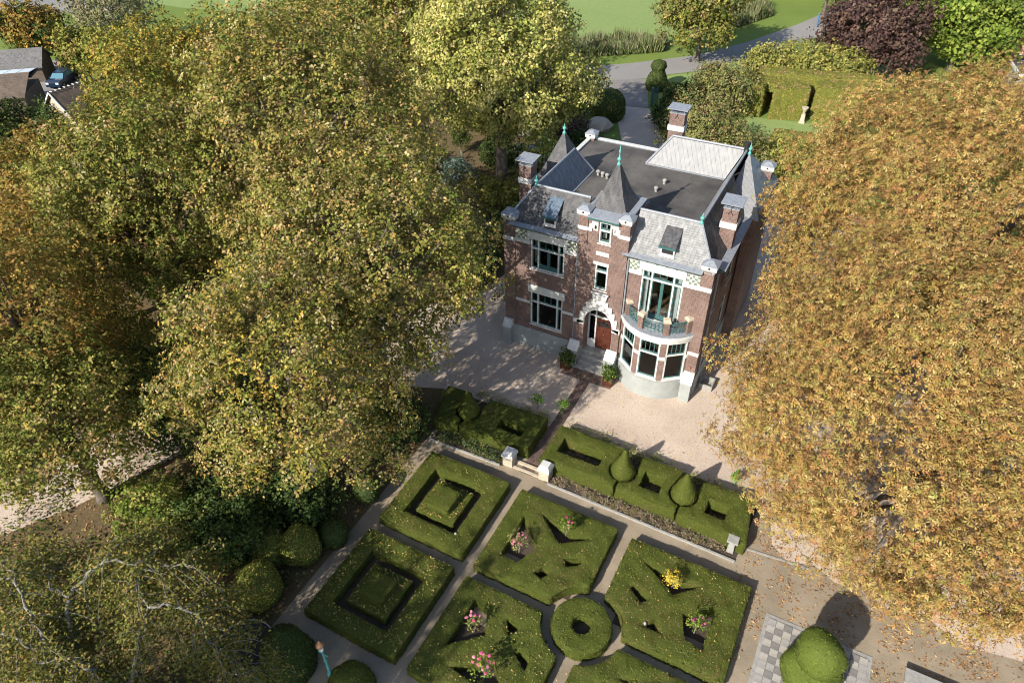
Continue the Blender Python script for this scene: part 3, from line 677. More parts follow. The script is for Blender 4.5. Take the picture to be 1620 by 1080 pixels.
# curtains and rooms
def curtain(x0, x1, y, z0, z1, T=None):
    b = mb(T); n = 14; vs = []
    for i in range(n+1):
        x = x0+(x1-x0)*i/n; vs += [(x, y+.04*math.sin(i*2.1), z0), (x, y+.04*math.sin(i*2.1), z1)]
    b.add(vs, [(2*i, 2*i+2, 2*i+3, 2*i+1) for i in range(n)]); part(b, 'curtain', 'curtain', None, True)
curtain(-7.2, -6.85, YF+.4, 4.95, 8.1); curtain(-15.95, -15.75, YF+.42, 6.2, 8.2); curtain(-11.7, -11.45, TY+.5, 9.3, 10.5)
curtain(-16.0, -15.8, YF+.42, 1.95, 4.3); curtain(-14.1, -13.9, YF+.42, 1.95, 4.3); curtain(-14.1, -13.92, YF+.42, 6.2, 8.2); curtain(-9.0, -8.75, YF+.4, 4.95, 8.1)
for a_ in (-38, 0): curtain(-.58, -.4, .3, 1.5, 4.2, Matrix.Translation((-7.8, 33.5, 0)) @ Matrix.Rotation(R(a_), 4, 'Z') @ Matrix.Translation((0, -2.45, 0)))
b = mb(); b.box(XL+.36, XR-.36, 36.8, 36.9, 1, 8.9); b.box(TX0-.1, TX0, YF+.36, 36.8, 1, 8.9); b.box(TX1, TX1+.1, YF+.36, 36.8, 1, 8.9); part(b, 'room_wall', 'interior')
b = mb()
for z in (.98, 4.86): b.box(XL+.36, XR-.36, YF+.36, 36.8, z-.16, z)
part(b, 'room_floor', 'ifloor')
b = mb(); b.box(XL+.36, XR-.36, YF+.36, YB-.36, 8.88, 8.95); part(b, 'ceiling', 'curtain')
b = mb(); b.box(TX0+.3, TX1-.3, TY+.42, 34.9, 9.05, 9.1); b.box(TX0+.3, TX1-.3, 34.0, 34.1, 9.1, 10.7); part(b, 'tower_room', 'interior')

tb = empty('writing_table', (-14.9, 33.3, .98), 'wooden table with white papers behind the lower left window', 'table')
b = MB(); b.box(-.8, .8, -.4, .4, .72, .77); b.build('top', 'ifloor', tb)
for sx in (-.7, .7):
    for sy in (-.32, .32): b = MB(); b.box(sx-.04, sx+.04, sy-.04, sy+.04, 0, .72); b.build('leg', 'ifloor', tb)
for q, (sx, sy, a_) in enumerate(((-.25, -.1, .3), (.2, -.05, -.2))):
    b = MB((-14.9+sx, 33.3+sy, 1.752)); b.box(-14.9+sx-.16, -14.9+sx+.16, 33.3+sy-.22, 33.3+sy+.22, 1.752, 1.76); o = b.build('paper_sheet', 'curtain', None, label='white paper sheet lying at the %s of the writing table' % ('left' if q == 0 else 'right'), cat='paper'); o.rotation_euler.z = a_
# round bay with balcony
BX, BY, BR = -7.8, 33.5, 2.45
b = mb(); b.arc(BX, BY, 1.9, BR+.07, -58, 58, -.1, 1.36, 28); bay = part(b, 'bay_plinth', 'plinth')
b = mb(); b.arc(BX, BY, 2.1, BR+.03, -58, 58, 1.36, 1.46, 28); part(b, 'bay_sill', 'greystone')
for a0, a1 in ((-58, -53), (-23, -14.5), (14.5, 23), (53, 58)):
    b = mb(); b.arc(BX, BY, 2.1, BR, a0, a1, 1.46, 4.3, 4); p = part(b, 'bay_pier', 'brick')
    b = mb(); b.arc(BX, BY, 2.3, BR+.04, a0-.3, a1+.3, 3.05, 3.28, 4); part(b, 'white_band', 'white', p)
for a in (-38, 0, 38):
    hw = BR*math.sin(R(14.7)); Tb = Matrix.Translation((BX, BY, 0)) @ Matrix.Rotation(R(a), 4, 'Z') @ Matrix.Translation((0, -BR*math.cos(R(14.7))+.02, 0))
    window(-hw, hw, 1.5, 4.28, Tb, (), 3.35, 4)
b = mb(); b.arc(BX, BY, 2.05, BR+.06, -57, 57, 4.3, 4.55, 28); b.arc(BX, BY, 2.05, BR+.16, -57, 57, 4.55, 4.78, 28); part(b, 'balcony_cornice', 'white')
b = mb(); b.arc(BX, BY, .9, BR+.12, -60, 60, 4.78, 4.84, 28); part(b, 'balcony_floor', 'lead_trim')
curtain(.1, .6, .25, 1.5, 4.2, Matrix.Translation((BX, BY, 0)) @ Matrix.Rotation(R(38), 4, 'Z') @ Matrix.Translation((0, -BR, 0)))
RB = 2.24; ped = (-55, -19, 19, 53)
for a in ped:
    Tp = Matrix.Translation((BX, BY, 0)) @ Matrix.Rotation(R(a), 4, 'Z') @ Matrix.Translation((0, -RB, 0))
    b = mb(Tp); b.box(-.17, .17, -.15, .15, 4.84, 5.72); p = part(b, 'balustrade_pier', 'brick')
    b = mb(Tp); b.box(-.22, .22, -.2, .2, 5.72, 5.84); b.frustum(-.22, .22, -.2, .2, 5.84, -.16, .16, -.14, .14, 5.92); part(b, 'pier_cap', 'stone', p)
for a0, a1 in zip(ped[:-1], ped[1:]):
    b = mb(); a0 += 5; a1 -= 5
    pt = lambda a, z: (BX+RB*math.sin(R(a)), BY-RB*math.cos(R(a)), z)
    for z, r in ((5.62, .035), (4.98, .025), (5.5, .015)): b.tube([pt(a0+(a1-a0)*i/10, z) for i in range(11)], r, 5)
    n = 5
    for i in range(n+1): a = a0+(a1-a0)*i/n; b.tube([pt(a, 4.86), pt(a, 5.62)], .016, 4)
    for i in range(n):
        a = a0+(a1-a0)*(i+.5)/n; h = (a1-a0)/n*.45
        for zc, rz in ((5.12, .1), (5.35, .12)):
            b.tube([pt(a+h*math.cos(t*.7+i), zc+rz*math.sin(t*.7+i)) for t in range(10)], .014, 4)
    part(b, 'railing', 'teal')

# roofs --------------------------------------------------------------
ZE, ZR, IN = 8.97, 11.0, 1.4
xl, xr, yf, yb = XL+IN, XR-IN, YF+IN, YB-IN
def slope(name, m, pts, d=.06, parent=None):
    a = [Vector(p) for p in pts]; n = (a[1]-a[0]).cross(a[2]-a[0]).normalized()
    if n.z < 0: n = -n
    b = mb(); b.slab([p-n*d for p in a], n*d); return part(b, name, m, parent)
k1 = .3; zb = ZE+.35; yk = YF+.12                       # bell-cast kick near the eave
def mansard(name, m, e0, e1, r0, r1):
    e0, e1, r0, r1 = map(Vector, (e0, e1, r0, r1)); k0 = e0.lerp(r0, .3); k1_ = e1.lerp(r1, .3)
    sag = Vector((0, 0, -.07)); prev = (e0, e1); out = None; b = mb()
    for t in (.25, .6, 1.):
        s_ = Vector((0, 0, -.22*t*(1-t)*2)); c0 = e0.lerp(r0, t)+s_; c1 = e1.lerp(r1, t)+s_
        n = (prev[1]-prev[0]).cross(c0-prev[0]).normalized(); n = n if n.z > 0 else -n
        b.slab([prev[0]-n*.06, prev[1]-n*.06, c1-n*.06, c0-n*.06], n*.06); prev = (c0, c1)
    return part(b, name, m)
mansard('front_roof_slope', 'slate', (XL, YF-.1, ZE), (TX0, YF-.1, ZE), (xl, yf, ZR), (TX0, yf, ZR))
mansard('front_roof_slope', 'slate_sunlit', (TX1, YF-.1, ZE), (XR, YF-.1, ZE), (TX1, yf, ZR), (xr, yf, ZR))
mansard('side_roof_slope', 'slate', (XR, YF, ZE), (XR, 39.2, ZE), (xr, yf, ZR), (xr, 40.2, ZR))
mansard('side_roof_slope', 'slate', (XL, 39.6, ZE), (XL, YF, ZE), (xl, 39.1, ZR), (xl, yf, ZR))
mansard('rear_roof_slope', 'slate', (XR, YB, ZE), (-12.6, YB, ZE), (xr, yb, ZR), (-11.43, yb, ZR))
ZF = 9.16
b = mb(); b.box(XL+.2, XR-.3, YF+.6, YB-.12, ZF-.1, ZF); part(b, 'flat_roof', 'bitumen')
slope('inner_roof_slope', 'lead_shaded', [(xl, yf, ZR), (xl, 39.1, ZR), (-15.5, 40.4, ZF), (-15.5, yf+.2, ZF)])
slope('inner_roof_slope', 'lead', [(-11.43, yb, ZR), (xr-.1, yb, ZR), (xr-.9, 42.9, ZF), (-12.78, 42.9, ZF)])
slope('inner_roof_slope', 'lead', [(xr, yf, ZR), (xr, yb, ZR), (xr-.85, yb-.9, ZF), (xr-.85, yf+.9, ZF)])
slope('inner_roof_slope', 'lead', [(xl, yf, ZR), (TX0, yf, ZR), (TX0, yf+.9, ZF), (xl+.9, yf+.9, ZF)])
slope('inner_roof_slope', 'lead', [(TX1, yf, ZR), (xr, yf, ZR), (xr-.9, yf+.9, ZF), (TX1, yf+.9, ZF)])
slope('hip_end', 'slate', [(xl, 39.1, ZR), (XL, 40.6, ZE), (-15.5, 40.4, ZF)]); slope('hip_end', 'slate', [(-11.43, yb, ZR), (-12.78, 42.9, ZF), (-12.6, YB, ZE)])
# ridge leads
for pts in ([(xl, yf, ZR), (TX0, yf, ZR)], [(TX1, yf, ZR), (xr, yf, ZR)], [(xr, yf, ZR), (xr, yb, ZR)], [(xl, yf, ZR), (xl, 39.1, ZR)], [(-11.43, yb, ZR), (xr, yb, ZR)],
            [(xl, 39.1, ZR), (-15.5, 40.4, ZF)], [(-11.43, yb, ZR), (-12.78, 42.9, ZF+.02)], [(XL, YF-.1, ZE), (xl, yf, ZR)], [(XR, YF-.1, ZE), (xr, yf, ZR)]):
    b = mb(); b.tube([Vector(p)+Vector((0, 0, .02)) for p in pts], .075, 6); part(b, 'lead_ridge', 'lead_trim')
for p0, p1 in (((-15.55, yf+.3), (-15.45, 40.4)), ((-12.8, 42.78), (xr-.9, 42.9))):
    b = mb(); b.box(p0[0], p1[0], p0[1], p1[1], ZF, ZF+.05); part(b, 'lead_flashing', 'lead_trim')
for i in range(9):
    xx = -15.2+i*.95; b = mb(); b.box(xx, xx+.07, 34.6, YB-.3 if xx < -12.9 else 42.75, ZF, ZF+.006); part(b, 'felt_seam', 'bitumen')
# parapet with white coping at the back left, corner cap
b = mb(); b.box(XL, XL+.25, 41.2, YB, 8.9, 9.24); b.box(XL+.25, -12.6, YB-.25, YB, 8.9, 9.24); part(b, 'parapet', 'lead_trim')
b = mb(); b.box(XL-.04, XL+.24, 41.2, YB+.03, 9.24, 9.3); b.box(XL+.24, -12.5, YB-.24, YB+.03, 9.24, 9.3); part(b, 'coping', 'white')
pinnacle(XL-.05, XL+.5, YB-.5, YB+.05, 8.8, 9.3)
b = mb(); b.box(xr-.3, xr+.1, 33.2, 33.3, 11, 11.1); 
# roof vents on the flat roof
for px, py in ((-15.0, 39.9), (-14.65, 39.8), (-14.3, 39.7), (-10.9, 39.4), (-10.75, 40.6)):
    b = mb(); b.lathe([(.09, ZF), (.09, ZF+.22), (.14, ZF+.22), (.14, ZF+.3), (.05, ZF+.36)], px, py, 10); part(b, 'roof_vent', 'greystone')
# gutters
for x0, x1, z in ((-17.4, TX0+.05, 8.98), (TX1-.25, -5.78, 8.9)):
    b = mb(); b.frustum(x0+.1, x1-.1, YF-.16, YF, z-.12, x0, x1, YF-.3, YF, z+.06); g = part(b, 'gutter', 'teal')
    b = mb(); b.slab([(x0-.02, YF-.33, z+.06), (x1+.02, YF-.33, z+.06), (x1+.02, YF+.0, z+.15), (x0-.02, YF+.0, z+.15)], (0, 0, .04)); part(b, 'gutter_lead', 'lead_trim', g)
    n = 8
    for i in range(n):
        xx = x0+.3+(x1-x0-.6)*i/(n-1); b = mb(); b.frustum(xx-.04, xx+.04, YF-.08, YF-.01, z-.2, xx-.04, xx+.04, YF-.18, YF-.01, z-.12); part(b, 'gutter_bracket', 'teal', g)
b = mb(); b.frustum(XR, XR+.2, YF+.7, 39.0, 8.68, XR, XR+.42, YF+.7, 39.0, 8.9); g = part(b, 'gutter', 'teal')
b = mb(); b.slab([(XR, YF+.65, 9.0), (XR+.46, YF+.65, 8.9), (XR+.46, 39.05, 8.9), (XR, 39.05, 9.0)], (0, 0, .05)); part(b, 'gutter_lead', 'lead_trim', g)
for x, y_, z0, z1 in ((TX0-.06, YF-.09, .3, 8.7), (TX1+.08, YF-.09, 4.9, 8.6), (XR+.07, YF+.9, .2, 8.7)):
    b = mb(); b.tube([(x, y_, z0), (x, y_, z1)], .05, 8); part(b, 'downpipe', 'lead_trim')
# dormers
for x0, x1, zz in ((-15.3, -14.55, 0), (-8.3, -7.5, -.05)):
    yd0 = 32.38; z0 = 9.35+zz
    b = mb(); b.box(x0, x0+.08, yd0, yd0+.5, z0, z0+.48); b.box(x1-.08, x1, yd0, yd0+.5, z0, z0+.48); b.box(x0+.08, x1-.08, yd0, yd0+.08, z0, z0+.07); b.box(x0-.04, x1+.04, yd0-.1, yd0, z0-.06, z0); d = part(b, 'dormer', 'white')
    b = mb(); b.box(x0+.08, x1-.08, yd0+.04, yd0+.05, z0+.07, z0+.42); part(b, 'pane', 'black', d)
    b = mb(); b.box(x0+.08, x1-.08, yd0+.0, yd0+.06, z0+.42, z0+.5); part(b, 'sash', 'teal', d)
    b = mb(); b.slab([(x0-.06, yd0-.14, z0+.5), (x1+.06, yd0-.14, z0+.5), (x1+.06, 33.42, z0+1.27), (x0-.06, 33.42, z0+1.27)], (0, 0, .07)); part(b, 'dormer_roof', 'lead_shaded' if zz == 0 else 'slate', d)
    b = mb(); b.box(x0-.08, x1+.08, yd0-.2, yd0-.14, z0+.46, z0+.58); part(b, 'dormer_gutter', 'teal', d)
# tower roof
b = mb(); b.box(-12.4, -10.54, TY-.3, 35.3, 10.72, 10.86); tr = part(b, 'tower_cornice', 'teal')
b = mb(); b.slab([(-12.38, TY-.34, 10.86), (-10.56, TY-.34, 10.86), (-10.5, 32.55, 10.98), (-12.44, 32.55, 10.98)], (0, 0, .05)); b.box(-12.7, -10.1, 32.55, 35.0, 10.86, 10.96); part(b, 'gutter_lead', 'lead_trim', tr)
b = mb(); ax, ay, hw = -11.5, 33.65, 1.05
b.frustum(ax-hw, ax+hw, ay-hw, ay+hw, 10.95, ax-.62, ax+.62, ay-.62, ay+.62, 11.75); b.frustum(ax-.62, ax+.62, ay-.62, ay+.62, 11.75, ax-.07, ax+.07, ay-.07, ay+.07, 13.35); sp = part(b, 'tower_spire', 'slate')
def finial(x, y_, z, h, parent=None, ball=True):
    b = mb(); b.lathe([(.13, z-.05), (.1, z+.06), (.05, z+.12), (.05, z+.2), (.12, z+.28), (.12, z+.34), (.045, z+.42), (.03, z+.6*h), (.07, z+.72*h), (.03, z+.8*h), (.015, z+h)], x, y_, 10); return part(b, 'finial', 'copper', parent, True)
finial(ax, ay, 13.3, 1.05, sp); finial(xl, yf, ZR, .6); finial(xr, yf, ZR, .6)
# left turret and right wing with leaded hip
b = mb(); b.box(-18.25, XL-.08, 36.6, 41.0, -.1, 8.9); part(b, 'side_bay_wall', 'brick')
ax, ay = -17.0, 38.75
b = mb(); b.frustum(-18.35, -15.65, 36.5, 41.1, 8.9, ax-.75, ax+.75, ay-.95, ay+.95, 10.4); b.frustum(ax-.75, ax+.75, ay-.95, ay+.95, 10.4, ax-.05, ax+.05, ay-.05, ay+.05, 12.15); sp = part(b, 'turret_roof', 'slate'); finial(ax, ay, 12.1, .6, sp)
b = mb(); b.frustum(-18.5, -18.3, 36.4, 41.2, 8.75, -18.75, -18.3, 36.4, 41.2, 9.0); part(b, 'gutter', 'teal')
b = mb(); b.box(XR+.08, -4.55, 39.2, 44.6, -.1, 8.9); part(b, 'side_bay_wall', 'brick')
b = mb(); A = (-6.35, 43.3, 11.05)
b.slab([(-6.7, 38.9, 9.0), (-4.4, 38.9, 9.0), A], (0, 0, -.08)); part(b, 'side_bay_roof', 'lead')
b = mb(); b.slab([(-4.4, 38.9, 9.0), (-4.4, 44.8, 9.0), A], (0, 0, -.08)); b.slab([(-4.4, 44.8, 9.0), (-6.7, 44.8, 9.0), A], (0, 0, -.08)); part(b, 'side_bay_roof', 'lead_shaded')
finial(A[0], A[1], 11.0, .7)
b = mb(); b.lathe([(.16, 10.4), (.16, 11.35), (.2, 11.35), (.2, 11.5), (.02, 11.6)], -6.65, 43.7, 10); part(b, 'flue', 'black')
pinnacle(-5.4, -4.8, 43.4, 44.0, 8.5, 10.0)
# chimneys
def chimney(x0, x1, y0, y1, z0, z1):
    b = mb(); b.box(x0, x1, y0, y1, z0, z1); c = part(b, 'chimney', 'brick')
    b = mb(); b.box(x0-.06, x1+.06, y0-.06, y1+.06, z1-1.15, z1-.8); part(b, 'white_band', 'white', c)
    b = mb(); b.box(x0-.03, x1+.03, y0-.03, y1+.03, z1, z1+.05)
    for x in (x0+.08, x1-.08):
        for y_ in (y0+.08, y1-.08): b.tube([(x, y_, z1+.05), (x, y_, z1+.3)], .025, 5)
    b.slab([(x0-.18, y0-.18, z1+.3), (x1+.18, y0-.18, z1+.3), (x1+.18, y1+.18, z1+.36), (x0-.18, y1+.18, z1+.36)], (0, 0, .05)); part(b, 'chimney_cap', 'lead_trim', c)
    b = mb(); cx = (x0+x1)/2; b.tube([(cx, y0-.02, z1+.2), (cx, y0-.02, z1-.15)], .02, 4); b.tube([(cx-.12, y0-.02, z1-.3), (cx, y0-.02, z1-.1), (cx+.12, y0-.02, z1-.3)], .02, 4); part(b, 'iron_anchor', 'black', c)
chimney(-18.15, -17.35, 34.8, 35.6, 6.5, 11.4); chimney(-5.85, -5.05, 35.0, 35.8, 6.5, 11.4); chimney(-12.15, -11.15, YB-.2, YB+.5, 6.5, 12.0)
b = mb(); b.lathe([(.02, 2.28), (.06, 2.3), (.08, 2.38), (.06, 2.46), (.02, 2.48)], -5.5, 32.08, 8); part(b, 'wall_lamp', 'copper_lamp')

# ================================================================== parterre garden
def rect(x0, x1, y0, y1): return [(x0, y0), (x1, y0), (x1, y1), (x0, y1)]
CC = (-5.08, 15.4)                                     # centre of the round bed
def arcpts(a0, a1, r, n=9): return [(CC[0]+r*math.cos(R(a0+(a1-a0)*i/n)), CC[1]+r*math.sin(R(a0+(a1-a0)*i/n))) for i in range(n+1)]
HH = .62
def soil(pts, z=.032): sheet('soil', pts, z, 'soil')
# two square frames with stepped squares inside
for y0, y1, wh in ((16.0, 20.95, 'beside the two white-capped pillars'), (10.3, 15.25, 'next to the lamp post')):
    soil(rect(-15.6, -12.5, y0+.8, y1-.95))
    hedge('square_box_hedge', 'square box hedge frame %s' % wh, rect(-16.5, -11.6, y0, y1), [rect(-15.62, -12.54, y0+.86, y1-1.02)], HH, 11+int(y0), group='box hedges of the parterre', pal2=BOXBR, p2thr=.25)
    xs = (-15.15, -12.98); ys = (y0+1.3, y1-1.45)
    V1, F1 = hedge_tris(rect(xs[0]+14, xs[1]+14, ys[0]-y0, ys[1]-y0), [], .5, 5)
    V2, F2 = hedge_tris(rect(xs[0]+14.42, xs[1]+13.52, ys[0]-y0+.4, ys[1]-y0-.5), [], .42, 6, z0=.48)
    leafy('stepped_box_hedge', 'stepped box hedge square inside the frame %s' % wh, np.vstack([V1, V2]), np.vstack([F1, F2+len(V1)]), BOX, 21+int(y0), loc=(-14, y0, 0), group='box hedges of the parterre', pal2=BOXBR, p2thr=.22)
# four quarters round the circle
UMh = [[(-9.99, 19.44), (-8.54, 18.03), (-9.1, 16.85), (-10.0, 16.95)], [(-9.2, 19.93), (-7.6, 19.62), (-6.39, 19.71), (-7.76, 18.71)], [(-7.19, 18.04), (-6.36, 18.5), (-6.34, 18.1), (-6.9, 17.72)], [(-8.15, 16.71), (-7.85, 17.2), (-7.42, 17.1), (-7.62, 16.62)]]
LMh = [[(-9.94, 11.86), (-8.61, 13.02), (-9.13, 14.16), (-9.9, 14.3)], [(-8.18, 14.13), (-7.72, 13.49), (-7.35, 14.05)], [(-7.18, 12.91), (-6.4, 12.41), (-6.39, 12.85), (-6.93, 13.1)], [(-9.31, 11.1), (-8.0, 10.98), (-6.7, 11.1), (-7.76, 12.25)]]
URh = [[(-3.72, 19.7), (-2.76, 19.59), (-.94, 19.6), (-1.97, 18.63)], [(-3.83, 18.1), (-3.15, 17.55), (-2.76, 17.97), (-3.73, 18.33)], [(-2.73, 16.58), (-1.81, 16.6), (-2.3, 17.17)], [(-1.3, 17.95), (-.88, 16.83), (0, 16.7), (-.05, 18.85)]]
LRh = [[(-3.75, 11.0), (-1.0, 11.1), (-2.1, 12.2)], [(-3.8, 12.6), (-3.1, 13.2), (-3.6, 13.35)], [(-2.8, 13.95), (-1.9, 13.7), (-2.1, 14.2)], [(-1.3, 12.9), (0, 11.9), (-.05, 14.1), (-.9, 13.9)]]
def ccw(L): return [q if sum(q[i][0]*q[(i+1) % len(q)][1]-q[(i+1) % len(q)][0]*q[i][1] for i in range(len(q))) > 0 else q[::-1] for q in L]
r_ = 1.83
QU = (('leafy quarter hedge with wedge-shaped rose openings beside the pillars path', [(-10.85, 15.85), *arcpts(165.5, 103, r_), (-5.48, 20.87), (-10.85, 20.87)], UMh, 31),
      ('quarter box hedge with pink roses at the bottom left of the circle', [(-10.85, 10.2), (-5.48, 10.2), *arcpts(257, 194, r_)[:0], *[p for p in arcpts(257.5, 187.5, r_)], (-10.85, 15.17)], LMh, 32),
      ('quarter box hedge with a yellow sapling to the right of the circle', [*arcpts(77, 11, r_)[::-1], (1.12, 15.75), (1.12, 20.68), (-4.68, 20.68)][:0] or [(1.12, 15.75), (1.12, 20.68), (-4.68, 20.68), *arcpts(77.5, 11, r_)], URh, 33),
      ('quarter box hedge below the circle at the bottom edge', [(1.12, 10.2), (1.12, 15.1), *arcpts(350.5, 283, r_), (-4.68, 10.2)], LRh, 34))
for lab, o, h, sd_ in QU:
    o = ccw([o])[0]; soil([(p[0], p[1]) for p in rect(min(q[0] for q in o)+.3, max(q[0] for q in o)-.3, min(q[1] for q in o)+1.6 if sd_ in (31, 33) else min(q[1] for q in o)+.3, max(q[1] for q in o)-.3 if sd_ in (31, 33) else max(q[1] for q in o)-1.6)])
    hedge('box_hedge_quarter', lab, o, ccw(h), HH, sd_, group='box hedges of the parterre', pal2=BOXBR, p2thr={31: .16, 32: .1, 33: -.02, 34: .0}[sd_])
# extra soil patches for the openings that lie closer to the circle
soil(rect(-8.3, -6.2, 16.5, 17.6), .034); soil(rect(-4.0, -1.7, 16.4, 17.6), .034); soil(rect(-8.3, -6.2, 13.3, 14.3), .034); soil(rect(-3.9, -1.8, 13.4, 14.3), .034)
cir = [(CC[0]+1.33*math.cos(R(a)), CC[1]+1.33*math.sin(R(a))) for a in range(0, 360, 10)]; hol = [(CC[0]+.44*math.cos(R(a)), CC[1]+.44*math.sin(R(a))) for a in range(0, 360, 24)]
soil(cir); hedge('box_hedge_ring', 'round box hedge ring at the centre of the four quarters', cir, [hol], HH, 35, group='box hedges of the parterre')
# higher hedges of the long beds
def notch(c, a0, a1, r=.78, n=7): return [(c[0]+r*math.cos(R(a0+(a1-a0)*i/n)), c[1]+r*math.sin(R(a0+(a1-a0)*i/n))) for i in range(n+1)]
P1, P2, P3 = (-6.52, 24.2), (-3.2, 24.15), (-16.1, 24.3)
BH = (('box hedge with a long planted opening nearest the white-capped pillars', [(-10.85, 22.95), (-6.6, 23.0), *notch(P1, 264, 150), (-7.0, 25.7), (-10.85, 25.75)], [rect(-10.25, -7.8, 23.85, 24.95)], 41),
      ('box hedge with a square opening between the two pear-shaped topiaries', [(-6.46, 23.0), (-3.28, 22.95), *notch(P2, 264, 150), (-3.65, 25.65), (-5.85, 25.65), *notch(P1, 40, -85)], [rect(-5.45, -4.35, 23.6, 24.75)], 42),
      ('box hedge at the right end of the long bed beside the stone pedestal', [(-3.14, 22.9), (.35, 22.65), (.0, 25.6), (-2.55, 25.45), *notch(P2, 40, -85)], [rect(-1.95, -.9, 23.5, 24.4)], 43),
      ('shaded box hedge with planted opening left of the path to the door', [(-16.0, 23.05), (-11.75, 23.3), (-11.78, 25.9), (-15.4, 25.7), *notch(P3, 40, -80)], [rect(-14.1, -12.5, 23.9, 24.7)], 44),
      ('shaded box hedge under the yellowing linden branches left of the pear topiary', [(-17.6, 22.8), (-16.16, 23.05), *notch(P3, 264, 150), (-16.7, 25.7), (-18.3, 25.6)], [], 45))
for lab, o, h, sd_ in BH: hedge('box_hedge_bed', lab, o, h, .92, sd_, group='hedges of the long beds', pal2=BOXBR, p2thr=.3)
PEAR = [(.3, 0), (.48, .4), (.6, .7), (.64, .95), (.58, 1.2), (.46, 1.45), (.34, 1.7), (.25, 1.95), (.17, 2.2), (.09, 2.42), (.02, 2.5)]
for (x, y), lab in ((P1, 'pear-shaped topiary nearer the bay window in the long bed'), (P2, 'pear-shaped topiary nearer the chestnut in the long bed'), (P3, 'shaded pear-shaped topiary under the linden edge')):
    topiary('pear_topiary', lab, x, y, PEAR, int(abs(x*10)), group='pear-shaped topiaries')
# topiary of two balls on the chessboard
topiary('ball_topiary', 'two-ball green topiary standing on the chessboard terrace', 4.2, 17.85, [(.02, .0), (.75, .03), (1.08, .3), (1.2, .7), (1.12, 1.1), (.85, 1.38), (.62, 1.46)] + ball(.96, 2.15)[3:], 51, pal=[((.11, .15, .025), 4), ((.15, .19, .035), 4), ((.08, .11, .02), 2)])
# dark clipped yews and balls at the left
for (x, y, r, h), lab in (((-18.7, 12.7, .95, 1.9), 'clipped olive ball yew nearest the left garden path'), ((-18.95, 10.1, 1.05, 2.0), 'largest clipped ball yew above the dark round basin'), ((-20.1, 11.9, .95, 1.7), 'clipped ball yew half hidden behind the other two'),
                          ((-17.85, 14.1, .7, 1.2), 'small dark clipped ball at the bend of the path'), ((-18.1, 17.1, .75, 1.3), 'small dark clipped ball under the linden near the upper square')):
    topiary('ball_yew', lab, x, y, [(a*r, .05+b_*h) for a, b_ in ((.5, 0), (.85, .12), (1, .35), (1, .55), (.88, .78), (.6, .93), (.25, 1.), (.02, 1.02))], int(abs(y*7)), YEW if r < .9 else OLIVE, group='clipped ball yews', size=.09)
topiary('cone_yew', 'large dark clipped cone yew left of the lamp post', -15.6, 8.2, [(1.15, 0), (1.2, .5), (1.05, 1.2), (.8, 1.9), (.45, 2.45), (.12, 2.75), (.02, 2.8)], 61, YEW, size=.09)
topiary('cone_yew', 'clipped box cone right of the lamp post at the bottom edge', -12.55, 8.6, [(.95, 0), (1.0, .4), (.85, .9), (.6, 1.3), (.25, 1.55), (.02, 1.6)], 62, BOX, size=.08)
# entrance pillars and sill between
for x, lab in ((-12.5, 'white-capped brick pillar on the left of the garden entrance'), (-10.3, 'white-capped brick pillar on the right of the garden entrance')):
    p = empty('gate_pillar', (x, 22.6, 0), lab, 'pillar', 'pillars of the garden entrance')
    b = MB(); b.box(-.29, .29, -.29, .29, 0, .72); b.build('shaft', 'stone', p)
    b = MB(); b.box(-.35, .35, -.35, .35, .72, .86); b.frustum(-.35, .35, -.35, .35, .86, -.22, .22, -.2, .2, 1.1); b.build('cap', 'white', p)
b = MB(); b.box(-12.2, -10.6, 22.35, 22.5, -.05, .09); b.box(-12.2, -10.6, 22.75, 22.9, -.05, .14); b.build('garden_step', 'stone', None, kind='structure')
# stone pedestal and little figures in the hedges
p = empty('stone_pedestal', (-.25, 22.6, 0), 'short stone pedestal with slab top at the end of the long bed', 'pedestal')
b = MB(); b.frustum(-.17, .17, -.17, .17, 0, -.13, .13, -.13, .13, .85); b.build('shaft', 'greystone', p); b = MB(); b.box(-.26, .26, -.24, .24, .85, .95); b.build('slab', 'greystone', p)
for x, y, z, lab in ((-12.5, 16.9, .0, 'small pale garden statuette in the trench of the upper square'), (-2.62, 16.75, .0, 'small pale garden statuette in the right quarter hedge')):
    b = MB((x, y, z)); b.lathe([(.12, z), (.12, z+.1), (.06, z+.14), (.09, z+.3), (.1, z+.42), (.05, z+.5), (.075, z+.58), (.05, z+.67), (.01, z+.7)], x, y, 9); b.build('statuette', 'greystone', None, True, label=lab, cat='statue', group='garden statuettes')
# planters by the steps
for x, y, lab in ((-13.05, 31.35, 'dark brown planter with a shrub left of the front steps'), (-10.05, 31.1, 'dark brown planter with a shrub right of the front steps')):
    p = empty('planter', (x, y, 0), lab, 'planter', 'planters by the front steps'); b = MB()
    for a, c, d, e_ in ((-.3, .3, -.3, -.24), (-.3, .3, .24, .3), (-.3, -.24, -.24, .24), (.24, .3, -.24, .24)): b.box(a, c, d, e_, .02, .62)
    b.build('box', 'mahogany', p); b = MB(); b.box(-.24, .24, -.24, .24, .05, .55); b.build('soil', 'soil', p)
    rng = np.random.default_rng(int(abs(x)*9)); me, c_, r__ = crown_mesh('shrub', rng, .42, .42, .4, 14, 900, .12, DKGREEN + GREEN[:1]); link('shrub', me, p, (0, 0, .95))
    b = MB()
    for q in range(4): b.tube([(0, 0, .5), (math.cos(q*1.6)*.1, math.sin(q*1.6)*.1, .75), (math.cos(q*1.6)*.2, math.sin(q*1.6)*.2, 1.0)], [.03, .02, .01], 5)
    b.build('stem', 'bark', p)
